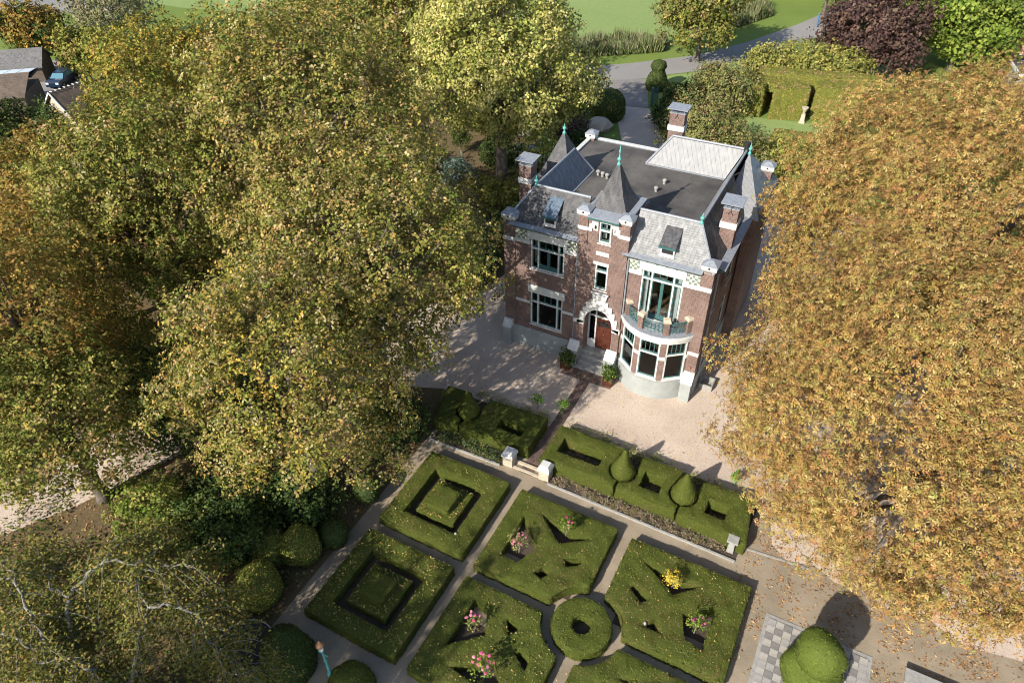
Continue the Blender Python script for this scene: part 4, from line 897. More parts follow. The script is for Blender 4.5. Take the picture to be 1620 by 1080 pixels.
# wheelbarrow-like grey trough by the right wall
b = MB((-4.55, 33.6, 0)); b.box(-4.95, -4.15, 33.2, 34.1, 0.02, .1); p = None
for a in ((-4.95, -4.87, 33.2, 34.1), (-4.23, -4.15, 33.2, 34.1), (-4.87, -4.23, 33.2, 33.28), (-4.87, -4.23, 34.02, 34.1)): b.box(*a, .1, .42)
b.build('window_well', 'greystone', None, label='low grey cellar window well against the right wall', cat='window well')
# low dark bench block bottom right
p = empty('low_bench', (8.4, 19.9, 0), 'low dark grey bench slab at the bottom right edge', 'bench'); b = MB(); b.box(-.65, 1.4, -.55, .15, .3, .4); b.build('seat', 'greystone', p)
for x in (-.4, 1.1): b = MB(); b.box(x-.1, x+.1, -.45, .05, 0, .3); b.build('leg', 'greystone', p)
# lamp post
LP = (-13.42, 8.46); p = empty('lamp_post', (*LP, 0), 'teal cast-iron lamp post with copper lantern', 'lamp post')
b = MB(); b.lathe([(.2, 0), (.2, .25), (.13, .35), (.11, .9), (.14, .98), (.07, 1.08), (.055, 2.0), (.08, 2.08), (.05, 2.16), (.045, 2.8), (.08, 2.9)], 0, 0, 12); b.build('post', 'copper', p, True)
b = MB(); b.tube([(-.25, 0, 2.6), (.25, 0, 2.6)], .02, 6); b.build('ladder_bar', 'copper', p)
b = MB(); b.lathe([(.08, 2.9), (.16, 3.25), (.17, 3.27)], 0, 0, 6); b.build('lantern_glass', 'headlight', p)
b = MB(); b.lathe([(.18, 3.27), (.165, 3.33), (.1, 3.43), (.075, 3.48), (.05, 3.56), (.015, 3.62)], 0, 0, 12); b.build('lantern_hood', 'copper_lamp', p, True)
# dark round basin with pale rim
p = empty('round_basin', (-17.7, 7.8, 0), 'dark round basin with thin pale metal rim beneath the weeping tree', 'basin')
b = MB(); b.lathe([(1.15, .02), (1.2, .5)], 0, 0, 32); b.build('wall', 'black', p); b = MB(); b.lathe([(1.16, .36), (1.1, .37)], 0, 0, 32); b.build('cover', 'black', p)
b = MB(); b.tube([(1.22*math.cos(t*math.pi/20), 1.22*math.sin(t*math.pi/20), .52) for t in range(41)], .03, 5); b.build('rim', 'rim', p)
# roses on stems
PINK = [((.62, .16, .26), 3), ((.70, .28, .36), 3), ((.55, .10, .2), 2)]
def rose(x, y, h, r, lab, fl, seed, pal=GREEN, name='standard_rose'):
    rng = np.random.default_rng(seed); p = empty(name, (x, y, 0), lab, 'rose' if fl else 'sapling', 'standard roses in the hedges' if fl else None)
    b = MB(); b.tube([(0, 0, 0), (.03, .02, h*.5), (0, 0, h)], [.03, .025, .02], 6)
    for q in range(5): a = q*1.3; b.tube([(0, 0, h*.85), (math.cos(a)*r*.6, math.sin(a)*r*.6, h+r*.3)], [.015, .006], 4)
    b.build('stem', 'palebark', p); me, c_, r__ = crown_mesh('foliage', rng, r, r, r*.75, 12, 420, .085, pal); link('foliage', me, p, (0, 0, h+.1))
    for q in range(fl):
        a = rng.uniform(0, 6.28); rr = rng.uniform(.3, 1.0)*r; z = h+.12+rng.uniform(0, .8)*r; cx, cy = math.cos(a)*rr, math.sin(a)*rr
        V, F = lathe_tris([(.01, -.03), (.045, -.03), (.075, .01), (.06, .045), (.01, .03)], 8, .15, q); sc = rng.uniform(.7, 1.15)
        me = raw_mesh('blossom', V*sc, F, np.tile(pal_pick(rng, PINK, 1), (len(V), 1)), M['dryleaf']); link('blossom', me, p, (cx, cy, z))
rose(-9.4, 17.7, .95, .4, 'standard rose with pink blooms in the wedge nearest the left path', 12, 71, SHRUB)
rose(-7.75, 19.6, 1.0, .3, 'standard rose with one cluster of pink blooms in the upper wedge', 5, 72)
rose(-9.3, 13.2, .95, .34, 'standard rose with pale pink blooms in the lower left quarter', 9, 73, SHRUB)
rose(-7.9, 11.6, 1.1, .48, 'bushiest standard rose with bright pink blooms at the bottom edge', 18, 74)
rose(-2.15, 19.2, .9, .34, 'yellow-leaved sapling in the right quarter hedge', 0, 75, [((.55, .42, .05), 3), ((.45, .38, .08), 2)], 'young_sapling')
rose(-.6, 17.6, .95, .36, 'standard rose with few pink blooms in the right quarter hedge', 8, 76)
for (x, y, h, r, lab, sd_) in ((-13.0, 27.1, .7, .3, 'small bright green sapling on the gravel left of the path', 77), (-11.45, 27.3, .8, .3, 'small bright green sapling by the path to the door', 78), (-1.1, 26.7, .6, .22, 'tiny green sapling on the gravel near the chestnut', 79)):
    rose(x, y, h, r, lab, 0, sd_, [((.12, .24, .03), 3), ((.18, .32, .05), 2)], 'young_sapling')
# planting of the long beds: too mixed to count
rng = np.random.default_rng(5)
def tuft_pts(n, x0, x1, y0, y1, hmax, k=26):
    cs = np.stack([rng.uniform(x0, x1, n), rng.uniform(y0, y1, n)], 1); hs = rng.uniform(.4, 1, n)*hmax
    P = []
    for c, h in zip(cs, hs):
        d = rng.normal(size=(k, 3))*[h*.5, h*.5, h*.35]; P.append(np.column_stack([c[0]+d[:, 0], c[1]+d[:, 1], np.abs(d[:, 2])+.05+h*.3]))
    return np.vstack(P)
BEDP = [((.29, .21, .155), 5), ((.36, .27, .21), 4), ((.16, .17, .07), 3), ((.30, .22, .10), 2), ((.12, .16, .05), 3)]
scatter('bed_planting', 'low faded perennials in the strip in front of the long hedge', 'plants', np.vstack([tuft_pts(190, -9.7, -.6, 22.25, 22.85, .26), tuft_pts(14, -10.1, -8, 24.05, 24.8, .3), tuft_pts(8, -5.3, -4.5, 23.7, 24.6, .28), tuft_pts(7, -1.8, -1, 23.6, 24.3, .28)]), .09, BEDP, 81, .5, .9, 'leaf')
scatter('bed_planting', 'green perennials in the shaded strip left of the pillars', 'plants', np.vstack([tuft_pts(110, -17.0, -13, 22.3, 22.9, .34), tuft_pts(14, -13.9, -12.7, 24, 24.6, .35)]), .1, DKGREEN + SHRUB[:2] + GLAUC[:1], 82, .5, .9, 'leaf')
scatter('bed_planting', 'yellowing low plants along the gravel behind the long hedge', 'plants', np.vstack([tuft_pts(90, -10.6, -5.2, 25.9, 26.4, .6), tuft_pts(40, -5, 0, 25.85, 26.3, .42), tuft_pts(50, -16.6, -11.9, 26.1, 26.6, .5)]), .09, YSHRUB + GREEN[:2], 83, .5, .9, 'leaf')

# ================================================================== trees
# the big lindens on the left
make_tree('linden_tree', 'tall linden, rearmost of the large crowns left of the house', -29.8, 29.6, 12.9, 8.5, 8.5, 8.4, 300, 82000, .165, LIND, 101, tr=.5, jr=.09, low=-.4, pal2=OLIVE, patch=.5, group='lindens left of the house')
make_tree('linden_tree', 'linden whose yellow-flecked branches reach the left corner of the house', -21.3, 23.4, 10.4, 7.8, 6.8, 7.9, 280, 78000, .15, LIND, 102, tr=.5, jr=.1, low=-.4, rs=.85, pal2=OLIVE, patch=.3, group='lindens left of the house')
make_tree('linden_tree', 'golden-tipped linden overhanging the upper left corner of the parterre', -20.2, 16.0, 8.6, 6.6, 5.8, 7.0, 170, 56000, .135, LIND, 103, tr=.45, jr=.1, low=-.45, rs=.74, pal2=GOLDY, patch=.3, group='lindens left of the house')
make_tree('linden_tree', 'broad linden left of the tallest crown', -36.2, 22.6, 10.4, 6.6, 6.6, 7.4, 210, 64000, .165, OLIVE, 104, tr=.45, jr=.08, pal2=LIND, patch=.5, group='lindens left of the house')
make_tree('oak_tree', 'bronze-brown tree at the left edge of the picture', -43, 20.5, 8.4, 6, 6, 6.2, 140, 40000, .18, BROWNY, 105, tr=.4, pal2=OLIVE, patch=.3, group='wood at the left edge')
make_tree('oak_tree', 'russet tree at the left edge below the bronze-brown one', -35, 12.8, 8.4, 5.6, 5.4, 6.8, 140, 44000, .155, BROWNY, 106, tr=.4, pal2=OLIVE, patch=.6, group='wood at the left edge')
make_tree('oak_tree', 'olive tree above the sandy path at the lower left', -30.6, 10.6, 6, 4.3, 4.2, 5.0, 120, 34000, .14, OLIVE, 107, tr=.35, low=-.5, pal2=LIND, patch=.4, group='wood at the left edge')
make_tree('hazel_shrub', 'shaded green thicket between the lindens and the sandy path', -29.0, 16.5, 3.6, 3.6, 3.8, 3.6, 70, 20000, .15, DKGREEN, 108, tr=.15, pal2=OLIVE, patch=.4, cat='shrub')
# golden row behind
for k, (x, y, cz, r, rz, lab, sd_) in enumerate(((-55, 37.5, 8, 5.5, 6.6, 'golden maple nearest the tall linden', 111), (-66, 47.5, 6.4, 4.6, 5.6, 'golden maple right of the parked car', 113), (-60, 50, 6.4, 5.2, 5.4, 'golden maple nearest the field', 114), (-46.5, 25.0, 5.6, 4.8, 4.6, 'golden maple beside the bronze-brown tree', 115))):
    make_tree('maple_tree', lab, x, y, cz, r, r, rz, 110, 20000, .24, GOLDY, sd_, tr=.35, pal2=OLIVE, patch=.4, group='golden maples at the upper left')
make_tree('maple_tree', 'green-brown maple poking up into the field at the top', -56, 60, 8, 5.5, 5.5, 6.5, 60, 16000, .32, OLIVE, 116, tr=.35, pal2=BROWNY, patch=.4, group='golden maples at the upper left')
make_tree('maple_tree', 'bronze maple between the field and the pale yellow-green tree', -45, 58, 8.5, 6, 5.5, 7, 60, 18000, .32, LIND, 117, tr=.35, pal2=OLIVE, patch=.5, group='golden maples at the upper left')
# pale yellow-green tree behind the house
make_tree('tulip_tree', 'pale yellow-green tree with loose layered crown behind the house', -28.6, 51.5, 12.2, 8.6, 7.6, 8.6, 110, 60000, .25, YELGR, 121, tr=.55, rs=.74, low=-.95, pal2=[((.2, .22, .05), 3), ((.30, .30, .07), 3)], patch=.25)
make_tree('tulip_tree', 'second pale yellow tree behind the loose yellow-green one', -43.5, 66, 9, 7, 6.5, 7.5, 60, 14000, .38, YELGR, 122, tr=.4, pal2=OLIVE, patch=.4)
# horse chestnuts on the right
make_tree('horse_chestnut', 'huge rust-brown horse chestnut right of the house, nearer one', 7.0, 27.4, 8.4, 11.5, 11.3, 8.4, 600, 70000, .182, CHEST, 131, 'palm', tr=.6, low=-.62, jr=.075, m='dryleaf', group='horse chestnuts right of the house')
make_tree('horse_chestnut', 'huge rust-brown horse chestnut beyond the nearer one', 5.7, 40.6, 10.1, 11.7, 11.4, 9.6, 580, 58000, .2, CHEST, 132, 'palm', tr=.6, low=-.55, jr=.075, m='dryleaf', group='horse chestnuts right of the house')
# weeping tree at the bottom left
def weeping(x, y, seed):
    rng = np.random.default_rng(seed); root = empty('weeping_beech', (x, y, 0), 'weeping tree with pale twisted bare limbs at the bottom left corner', 'tree')
    b = MB(); b.tube([(0, 0, -.1), (.1, 0, 1.2), (0, .1, 2.4), (.1, .1, 3.5)], [.42, .32, .26, .1], 9); b.build('trunk', 'palebark', root, True)
    P = []; o_ = Vector((x, y, 0)); t0 = (x+.05, y+.1, 2.6)
    LB = [[t0, (-18.9, 3.5, 3.5), (-18.22, 3.96, 4.2), (-18.89, 5.19, 5.0), (-19.07, 5.93, 5.5), (-19.86, 6.22, 6.0), (-20.04, 6.75, 6.2)], [t0, (-21.6, 4.0, 4.4), (-22.1, 4.79, 5.5), (-21.96, 5.74, 6.0), (-21.37, 6.21, 6.5), (-20.16, 6.68, 6.5), (-20.11, 7.33, 6.0), (-19.2, 7.9, 4.6)],
          [t0, (-20.9, 3.1, 4.2), (-21.34, 3.09, 5.0), (-21.78, 3.39, 5.5), (-22.78, 3.68, 6.0), (-24.28, 4.4, 6.2), (-25.45, 4.41, 6.0), (-26.3, 4.5, 4.6)], [(-19.07, 5.93, 5.5), (-18.21, 6.37, 5.5), (-17.26, 6.57, 5.5), (-16.7, 6.32, 5.0), (-16.04, 6.12, 4.5), (-15.55, 6.25, 4.0), (-15.2, 6.2, 3.0)],
          [(-20.04, 6.75, 6.2), (-19.77, 7.03, 6.0), (-18.92, 7.71, 6.1), (-18.43, 7.8, 5.0), (-18.1, 7.9, 3.6)], [(-22.1, 4.79, 5.5), (-23.2, 4.7, 5.4), (-24.01, 5.2, 5.5), (-25.67, 5.7, 5.0), (-26.4, 6.0, 3.8)], [t0, (-19.9, 3.5, 3.8), (-19.47, 3.49, 4.6), (-20.4, 3.32, 5.0), (-21.21, 2.63, 5.0), (-21.8, 2.2, 4.0)],
          [t0, (-21.0, 3.0, 4.0), (-21.44, 3.04, 5.0), (-22.19, 2.84, 5.6), (-23.14, 2.68, 5.5), (-24.2, 2.3, 4.6)], [t0, (-19.6, 2.6, 4.2), (-18.8, 2.2, 4.8), (-17.6, 2.4, 4.4), (-16.8, 2.7, 3.2)], [(-21.37, 6.21, 6.5), (-21.9, 7.2, 6.1), (-22.3, 8.0, 5.2), (-22.5, 8.4, 4.0)], [(-24.28, 4.4, 6.2), (-24.9, 3.6, 6.1), (-25.6, 2.9, 5.2), (-26, 2.5, 4)]]
    for k, raw in enumerate(LB):
        raw = [Vector(p)-o_ for p in raw]; pts = []
        for p0, p1 in zip(raw[:-1], raw[1:]):
            for t in range(3): pts.append(p0.lerp(p1, t/3) + (Vector(rng.normal(0, .06, 3)) if t else Vector()))
        pts.append(raw[-1]); nn_ = len(pts); lb = MB(); lb.tube(pts, [(.1 if raw[0].z < 3 else .065)*(1-.85*i/nn_) for i in range(nn_)], 6)
        for i in range(3, nn_):
            for q in range(3):
                s = pts[i]; dd = Vector((rng.normal(), rng.normal(), .2)).normalized(); tw = [s]
                for w in range(6):
                    dd = (dd + Vector((rng.normal()*.2, rng.normal()*.2, -.36))).normalized(); tw.append(tw[-1]+dd*rng.uniform(.3, .5))
                    if tw[-1].z < .3: break
                lb.tube(tw, [.016*(1-j/9) for j in range(len(tw))], 3, False)
                for t0, t1 in zip(tw[:-1], tw[1:]):
                    for m_ in range(int(rng.integers(12, 21))): P.append(t0.lerp(t1, rng.random()) + Vector(rng.normal(0, .17, 3)))
        lb.build('limb', 'palebark', root, True)
    P = np.array(P); n = len(P); N = unit(rng.normal(0, .6, (n, 3))+[0, 0, .7]); T = unit(rng.normal(size=(n, 3))+[0, 0, -1]); L = rng.uniform(.09, .17, n)
    V, F = cards(P, N, T, L, L*.6); col = pal_pick(rng, [((.14, .15, .03), 4), ((.21, .20, .045), 4), ((.29, .20, .06), 3), ((.11, .125, .025), 3)], n)
    link('crown', raw_mesh('crown', V, F, np.repeat(col, 4, 0), M['leaf']), root)
weeping(-20.4, 3.0, 141)
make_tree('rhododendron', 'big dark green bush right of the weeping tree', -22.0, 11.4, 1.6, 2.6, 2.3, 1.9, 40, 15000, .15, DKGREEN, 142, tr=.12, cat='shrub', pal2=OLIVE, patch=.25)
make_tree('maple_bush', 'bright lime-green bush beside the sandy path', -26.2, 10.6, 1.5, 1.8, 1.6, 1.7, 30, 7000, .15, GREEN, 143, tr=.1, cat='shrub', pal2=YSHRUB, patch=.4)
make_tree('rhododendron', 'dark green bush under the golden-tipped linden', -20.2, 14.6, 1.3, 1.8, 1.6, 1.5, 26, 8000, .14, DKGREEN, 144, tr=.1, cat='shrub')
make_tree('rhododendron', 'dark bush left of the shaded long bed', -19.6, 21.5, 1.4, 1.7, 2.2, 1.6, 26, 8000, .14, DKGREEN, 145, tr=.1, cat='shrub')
make_tree('rhododendron', 'low reddish bush at the foot of the weeping tree', -20.5, 2.0, 1.0, 2.6, 2.2, 1.2, 26, 9000, .13, BROWNY, 146, tr=.1, cat='shrub', pal2=DKGREEN, patch=.4)
make_tree('linden_tree', 'tall linden standing below the lower left corner, casting shade on the lamp post', -20, -14, 14, 4.2, 4.2, 6, 50, 9000, .36, LIND, 147, tr=.4, rs=.75)
# shrubs round the back
for x, y, r, h, lab, pal, sd_, sz in ((-14.8, 65.5, 3.6, 5.8, 'tall viburnum behind the rear chimney', SHRUB, 151, .22), (-15.2, 77.0, 3.2, 5.4, 'round shrub between driveway hedge and the clipped green room', SHRUB, 152, .24), (-10.8, 63.8, 3.0, 4.0, 'viburnum behind the leaded rear roof', SHRUB, 153, .2),
        (-12.6, 87.5, 3, 5, 'leftmost yellow-green shrub behind the tall clipped hedge', YSHRUB, 154, .26), (-8.8, 89, 3, 5, 'middle yellow-green shrub behind the tall clipped hedge', YSHRUB, 155, .26), (-5.0, 89.5, 3, 4.8, 'rightmost yellow-green shrub behind the tall clipped hedge', YSHRUB, 156, .26),
        (-6.6, 66.5, 2.6, 2.6, 'rounded bush in front of the small lawn', YSHRUB, 157, .22), (-18.8, 75.5, 2.2, 3.2, 'dark bush right of the driveway gate', DKGREEN, 158, .24), (-17.5, 83, 2.0, 2.8, 'dark bush at the verge behind the gate', DKGREEN, 159, .24), (-19.5, 71, 1.6, 2.4, 'dark clipped bush along the driveway', DKGREEN, 160, .2),
        (-29.8, 71.5, 2.6, 3.4, 'dark green bush left of the driveway gate', DKGREEN, 161, .24), (-28.0, 65.0, 2.0, 1.6, 'low purple-brown bush beside the pale boulder', PURP, 162, .18), (-32.2, 49.8, 1.6, 2.4, 'blue-grey bush near the trunk of the yellow-green tree', GLAUC, 163, .18), 
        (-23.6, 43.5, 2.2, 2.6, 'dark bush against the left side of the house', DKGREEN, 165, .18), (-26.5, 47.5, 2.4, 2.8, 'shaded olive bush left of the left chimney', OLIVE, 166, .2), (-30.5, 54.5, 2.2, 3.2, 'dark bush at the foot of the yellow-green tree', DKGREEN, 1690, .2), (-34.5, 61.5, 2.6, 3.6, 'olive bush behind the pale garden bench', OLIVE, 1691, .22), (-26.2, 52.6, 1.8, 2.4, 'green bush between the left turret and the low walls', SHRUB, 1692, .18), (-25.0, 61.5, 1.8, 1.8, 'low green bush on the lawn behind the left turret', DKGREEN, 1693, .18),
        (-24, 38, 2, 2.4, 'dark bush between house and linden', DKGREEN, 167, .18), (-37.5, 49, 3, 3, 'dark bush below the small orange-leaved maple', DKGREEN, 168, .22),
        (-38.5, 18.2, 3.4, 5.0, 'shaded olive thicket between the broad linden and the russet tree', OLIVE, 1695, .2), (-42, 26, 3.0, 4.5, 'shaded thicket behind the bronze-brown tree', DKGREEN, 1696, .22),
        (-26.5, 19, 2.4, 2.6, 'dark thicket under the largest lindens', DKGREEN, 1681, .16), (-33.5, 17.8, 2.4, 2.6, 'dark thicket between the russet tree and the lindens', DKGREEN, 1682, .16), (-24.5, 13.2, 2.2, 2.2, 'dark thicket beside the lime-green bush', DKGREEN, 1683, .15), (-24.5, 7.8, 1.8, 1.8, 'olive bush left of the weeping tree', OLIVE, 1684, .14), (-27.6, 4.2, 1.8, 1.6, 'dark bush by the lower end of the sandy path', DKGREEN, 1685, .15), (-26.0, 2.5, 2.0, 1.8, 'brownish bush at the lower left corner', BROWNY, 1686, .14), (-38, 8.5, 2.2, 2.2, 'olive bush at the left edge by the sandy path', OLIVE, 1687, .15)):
    make_tree('garden_shrub', lab, x, y, h*.52, r, r, h*.5, 36, int(3600*r*r/6+1300), sz, pal, sd_, tr=.09, cat='shrub', group='shrubs round the back garden')
make_tree('cypress', 'slim dark conical conifer left of the yellow-green tree', -35.6, 55.8, 1.9, .75, .75, 1.9, 26, 4000, .14, YEW, 169, tr=.1)
topiary('clipped_yew', 'dark domed clipped yew left of the driveway', -25.9, 70.6, [(1.5, 0), (1.75, .6), (1.75, 1.8), (1.5, 2.5), (.9, 2.95), (.05, 3.05)], 171, YEW, size=.16, dens=60, pal2=OLIVE)
topiary('clipped_yew', 'dark pointed clipped yew right of the road entrance', -24.0, 81.2, [(1.2, 0), (1.3, .6), (1.1, 1.5), (.7, 2.3), (.9, 2.6), (.7, 3.2), (.05, 3.5)], 172, YEW, size=.16, dens=60)
hedge('driveway_hedge', 'dark hedge running along the right of the driveway', [(-21.9, 77), (-18.6, 70), (-16.5, 66), (-15.5, 67), (-17.4, 71), (-20.4, 77.6)], [], 1.9, 173, YEW, size=.16, dens=50)
hedge('driveway_hedge', 'dark hedge along the verge right of the gate', [(-22.5, 79.5), (-22, 78.2), (-15, 80.5), (-15.3, 82)], [], 1.6, 174, YEW, size=.16, dens=50, pal2=OLIVE)
# clipped green rooms: tall hornbeam hedge with a doorway
zt = 3.3
def hwall(pts, sd_, lab, h=zt, z0=0.): hedge('clipped_hedge', lab, pts, [], h, sd_, HORN, size=.17, dens=70, group='tall clipped hedges', pal2=[((.30, .24, .10), 3), ((.34, .20, .09), 2)], p2thr=.15, z0=z0)
hwall([(-12.9, 77.9), (-11.3, 77.9), (-11.3, 81.5), (-12.9, 81.5)], 181, 'yellow-green clipped hedge left of the dark doorway')
hwall([(-10.3, 77.8), (-6.9, 79.2), (-7.4, 81.6), (-10.3, 81.5)], 182, 'yellow-green clipped hedge between doorway and stone urn')
hwall([(-6.4, 80.0), (-1.5, 81.5), (0, 84), (-6.6, 83)], 183, 'yellow-green clipped hedge behind the stone urn')
hwall([(-11.3, 79.0), (-10.3, 79.0), (-10.3, 81.5), (-11.3, 81.5)], 184, 'clipped hedge lintel over the dark doorway', .8, 2.5)
hwall([(-13.0, 81.6), (-.5, 84.1), (-.6, 86.2), (-13, 84)], 185, 'long clipped hedge top behind the green room', 3.5)
hwall([(-8.6, 70.2), (-3.2, 70.6), (-3.2, 72.2), (-8.6, 71.6)], 186, 'lower clipped hedge in front of the small lawn', 1.7)
p = empty('stone_urn', (-6.9, 78.4, 0), 'weathered stone urn on a pedestal beside the tall hedge', 'urn'); b = MB(); b.box(-.3, .3, -.3, .3, 0, .2); b.frustum(-.22, .22, -.22, .22, .2, -.18, .18, -.18, .18, 1.0); b.build('pedestal', 'stone', p)
b = MB(); b.lathe([(.15, 1.0), (.08, 1.12), (.2, 1.3), (.33, 1.6), (.36, 1.7), (.3, 1.68)], 0, 0, 12); b.build('urn', 'stone', p, True)
# trees along the road
make_tree('roadside_tree', 'loose green tree standing at the bend of the road', -22.6, 93.2, 6.6, 4.9, 4.9, 5.2, 55, 15000, .34, OLIVE, 191, tr=.3, pal2=SHRUB, patch=.4)
make_tree('copper_beech', 'dark purple beech by the road', -3.2, 95.5, 5.4, 6.2, 5.8, 5.0, 75, 16000, .37, PURP, 192, tr=.4)
make_tree('field_maple', 'bright green maple next to the purple beech', 6.3, 103, 5.6, 6.8, 6.4, 5.2, 80, 17000, .4, GREEN, 193, tr=.4)
make_tree('roadside_tree', 'slim roadside tree beyond the bend', -11.2, 117.5, 7.5, 2.4, 2.4, 3.4, 30, 5000, .4, OLIVE, 194, tr=.25)
for x, y, r, lab, sd_ in ((-24, 133, 6, 'leftmost willow behind the reeds', 195), (-16, 138, 6, 'middle willow behind the reeds', 196), (-8.5, 142, 5, 'rightmost willow behind the reeds', 197), (4, 122, 6, 'green tree behind the purple beech', 198), (13, 124, 7, 'lime-green tree behind the bright maple', 199)):
    make_tree('willow_tree', lab, x, y, 4.6, r, r, 4.6, 50, 9000, .5, GREEN if sd_ > 197 else SHRUB, sd_, tr=.3, group='trees beyond the road', pal2=DKGREEN, patch=.3)
# upper left background
make_tree('bare_willow', 'grey half-bare tree at the upper left', -95, 64, 5.2, 6.5, 6, 4.8, 60, 7000, .34, [((.22, .21, .11), 3), ((.28, .255, .14), 2), ((.15, .16, .06), 2)], 201, tr=.35, bark='palebark')
make_tree('hedgerow_bush', 'bronze bush behind the farm roof', -108, 60, 2.6, 5.5, 3.5, 2.8, 40, 9000, .4, BROWNY, 202, cat='shrub', tr=.2, pal2=DKGREEN, patch=.5)
make_tree('hedgerow_bush', 'olive bush between farm roof and golden maples', -92, 56.5, 2.6, 4, 3.0, 2.8, 40, 8000, .36, OLIVE, 203, cat='shrub', tr=.2)
make_tree('hedgerow_bush', 'bush behind the parked car', -84.5, 56, 2.4, 3.5, 3, 2.6, 36, 7000, .36, OLIVE, 206, cat='shrub', tr=.2, pal2=GOLDY, patch=.3)
make_tree('spruce', 'dark spruce at the left edge in front of the sheds', -70.5, 33.0, 3.6, 2.8, 2.8, 3.6, 45, 11000, .26, YEW, 204, tr=.2)
make_tree('hedgerow_bush', 'dark bush in front of the small tiled gable', -77.5, 41.5, 1.4, 2, 2, 1.5, 24, 4000, .24, DKGREEN, 205, cat='shrub', tr=.12)
# reeds
rng = np.random.default_rng(9)
def reeds(lab, quad, n, seed, h):
    u = rng.random((n, 2)); q = np.array(quad); base = (q[0]*(1-u[:, :1])+q[1]*u[:, :1])*(1-u[:, 1:]) + (q[3]*(1-u[:, :1])+q[2]*u[:, :1])*u[:, 1:]
    cl = np.array([noise.noise(Vector((p[0]*.35, p[1]*.35, 2))) for p in base]); hh = h*rng.uniform(.35, 1.1, n)*(1+.8*cl); P = np.column_stack([base, hh*.5]); T = unit(rng.normal(0, .3, (n, 3))+[0, 0, 1]); N = unit(rng.normal(size=(n, 3))*[1, 1, .3])
    V, F = cards(P, N, T, hh, np.full(n, .14)); o = link('reed_bank', raw_mesh('reed_bank', V, F, np.repeat(pal_pick(rng, REED, n, .25), 4, 0), M['leaf'])); tag(o, lab, 'reeds', kind='stuff')
reeds('tall reeds along the ditch beside the road, left stretch', [(-40, 84.8), (-27.6, 94.5), (-28.5, 99), (-42, 91)], 9000, 1, 2.0)
reeds('tall reeds beyond the road bend', [(-22.2, 108), (-18.2, 118), (-21.5, 124), (-25.5, 110)], 6000, 2, 2.2)
# blue road posts
for x, y, lab in ((-11.5, 115.8, 'nearer blue post on the road'), (-8.3, 121.8, 'farther blue post on the road')):
    b = MB((x, y, 0)); b.lathe([(.12, 0), (.12, 1.6), (.09, 1.7), (.02, 1.75)], x, y, 8); b.build('road_post', mat('blue_post_paint', (.06, .16, .30)), None, label=lab, cat='post', group='posts on the road')
# driveway gate leaves
for x, y, s, lab in ((-28.0, 73.6, -1, 'teal gate leaf standing open on the left of the driveway'), (-22.7, 75.6, 1, 'teal gate leaf standing open on the right of the driveway')):
    p = empty('driveway_gate', (x, y, 0), lab, 'gate', 'driveway gates'); b = MB(); b.box(-.12, .12, -.12, .12, 0, 2.0); b.lathe([(.12, 2.0), (.16, 2.12), (.02, 2.3)], 0, 0, 8); b.build('post', 'teal', p)
    b = MB(); b.box(-.03, .03, .12, 2.5, .2, .28); b.box(-.03, .03, .12, 2.5, 1.5, 1.58); b.build('frame', 'teal', p)
    for q in range(12): b = MB(); b.tube([(0, .3+q*.19, .2), (0, .3+q*.19, 1.75)], .018, 4); b.build('bar', 'teal', p)
# boulder, stone bench, table, low walls behind the left turret
b = MB((-25.6, 67.4, 0)); rr = random.Random(4)
vs, fs = lathe_tris([(1.2, 0), (1.35, .4), (1.1, .9), (.6, 1.15), (.05, 1.2)], 12, .16, 7); b.v = [Vector(v) for v in vs]; b.f = [list(f) for f in fs]; b.build('boulder', 'stone', None, label='pale rounded boulder beside the driveway', cat='boulder')
p = empty('stone_table', (-29.7, 58.4, 0), 'grey slab garden table beside the yellow-green tree', 'table'); b = MB(); b.box(-1.3, 1.3, -.6, .6, .68, .8); b.build('top', 'greystone', p)
for x in (-.9, .9): b = MB(); b.box(x-.15, x+.15, -.4, .4, 0, .68); b.build('leg', 'greystone', p)
p = empty('garden_bench', (-31.8, 61.6, 0), 'pale grey garden bench behind the slab table', 'bench'); b = MB(); b.box(-.9, .9, -.25, .25, .4, .46); b.build('seat', 'greystone', p); b = MB(); b.box(-.9, .9, .2, .27, .5, 1.0); b.build('backrest', 'greystone', p)
for x in (-.8, .8): b = MB(); b.box(x-.05, x+.05, -.2, .2, 0, .4); b.build('leg', 'greystone', p)
for (y, lab) in ((57.6, 'pale low garden wall behind the left chimney'), (56.4, 'second pale low garden wall nearer the left chimney')):
    b = MB((-29.5, y, 0)); b.box(-32, -25.5, y-.2, y+.2, 0, .5); b.box(-32.05, -25.45, y-.26, y+.26, .5, .58); b.build('garden_wall', 'stone', None, label=lab, cat='wall', group='low garden walls')

# ================================================================== far buildings
def local(o): return MB((0, 0, 0))
h = empty('brick_house', (15.2, 107, 0), 'pink brick house with grey roof at the upper right corner', 'house'); h.rotation_euler.z = R(10)
b = MB(); b.box(-4.5, 8, -3.5, 5, 0, 5.2); b.build('wall', 'pinkbrick', h); b = MB(); b.slab([(-4.9, -4, 5.0), (8.4, -4, 5.0), (8.4, .8, 8.6), (-4.9, .8, 8.6)], (0, 0, .2)); b.slab([(-4.9, .8, 8.6), (8.4, .8, 8.6), (8.4, 5.4, 5.0), (-4.9, 5.4, 5.0)], (0, 0, .2)); b.build('roof', 'rooftile', h)
b = MB(); b.add([(-4.5, -3.5, 5.2), (-4.5, 5, 5.2), (-4.5, .8, 8.6)], [(0, 1, 2)]); b.build('gable', 'pinkbrick', h); b = MB(); b.box(-4.95, 8.45, -4.15, -4.0, 4.85, 5.1); b.build('gutter', 'white', h)
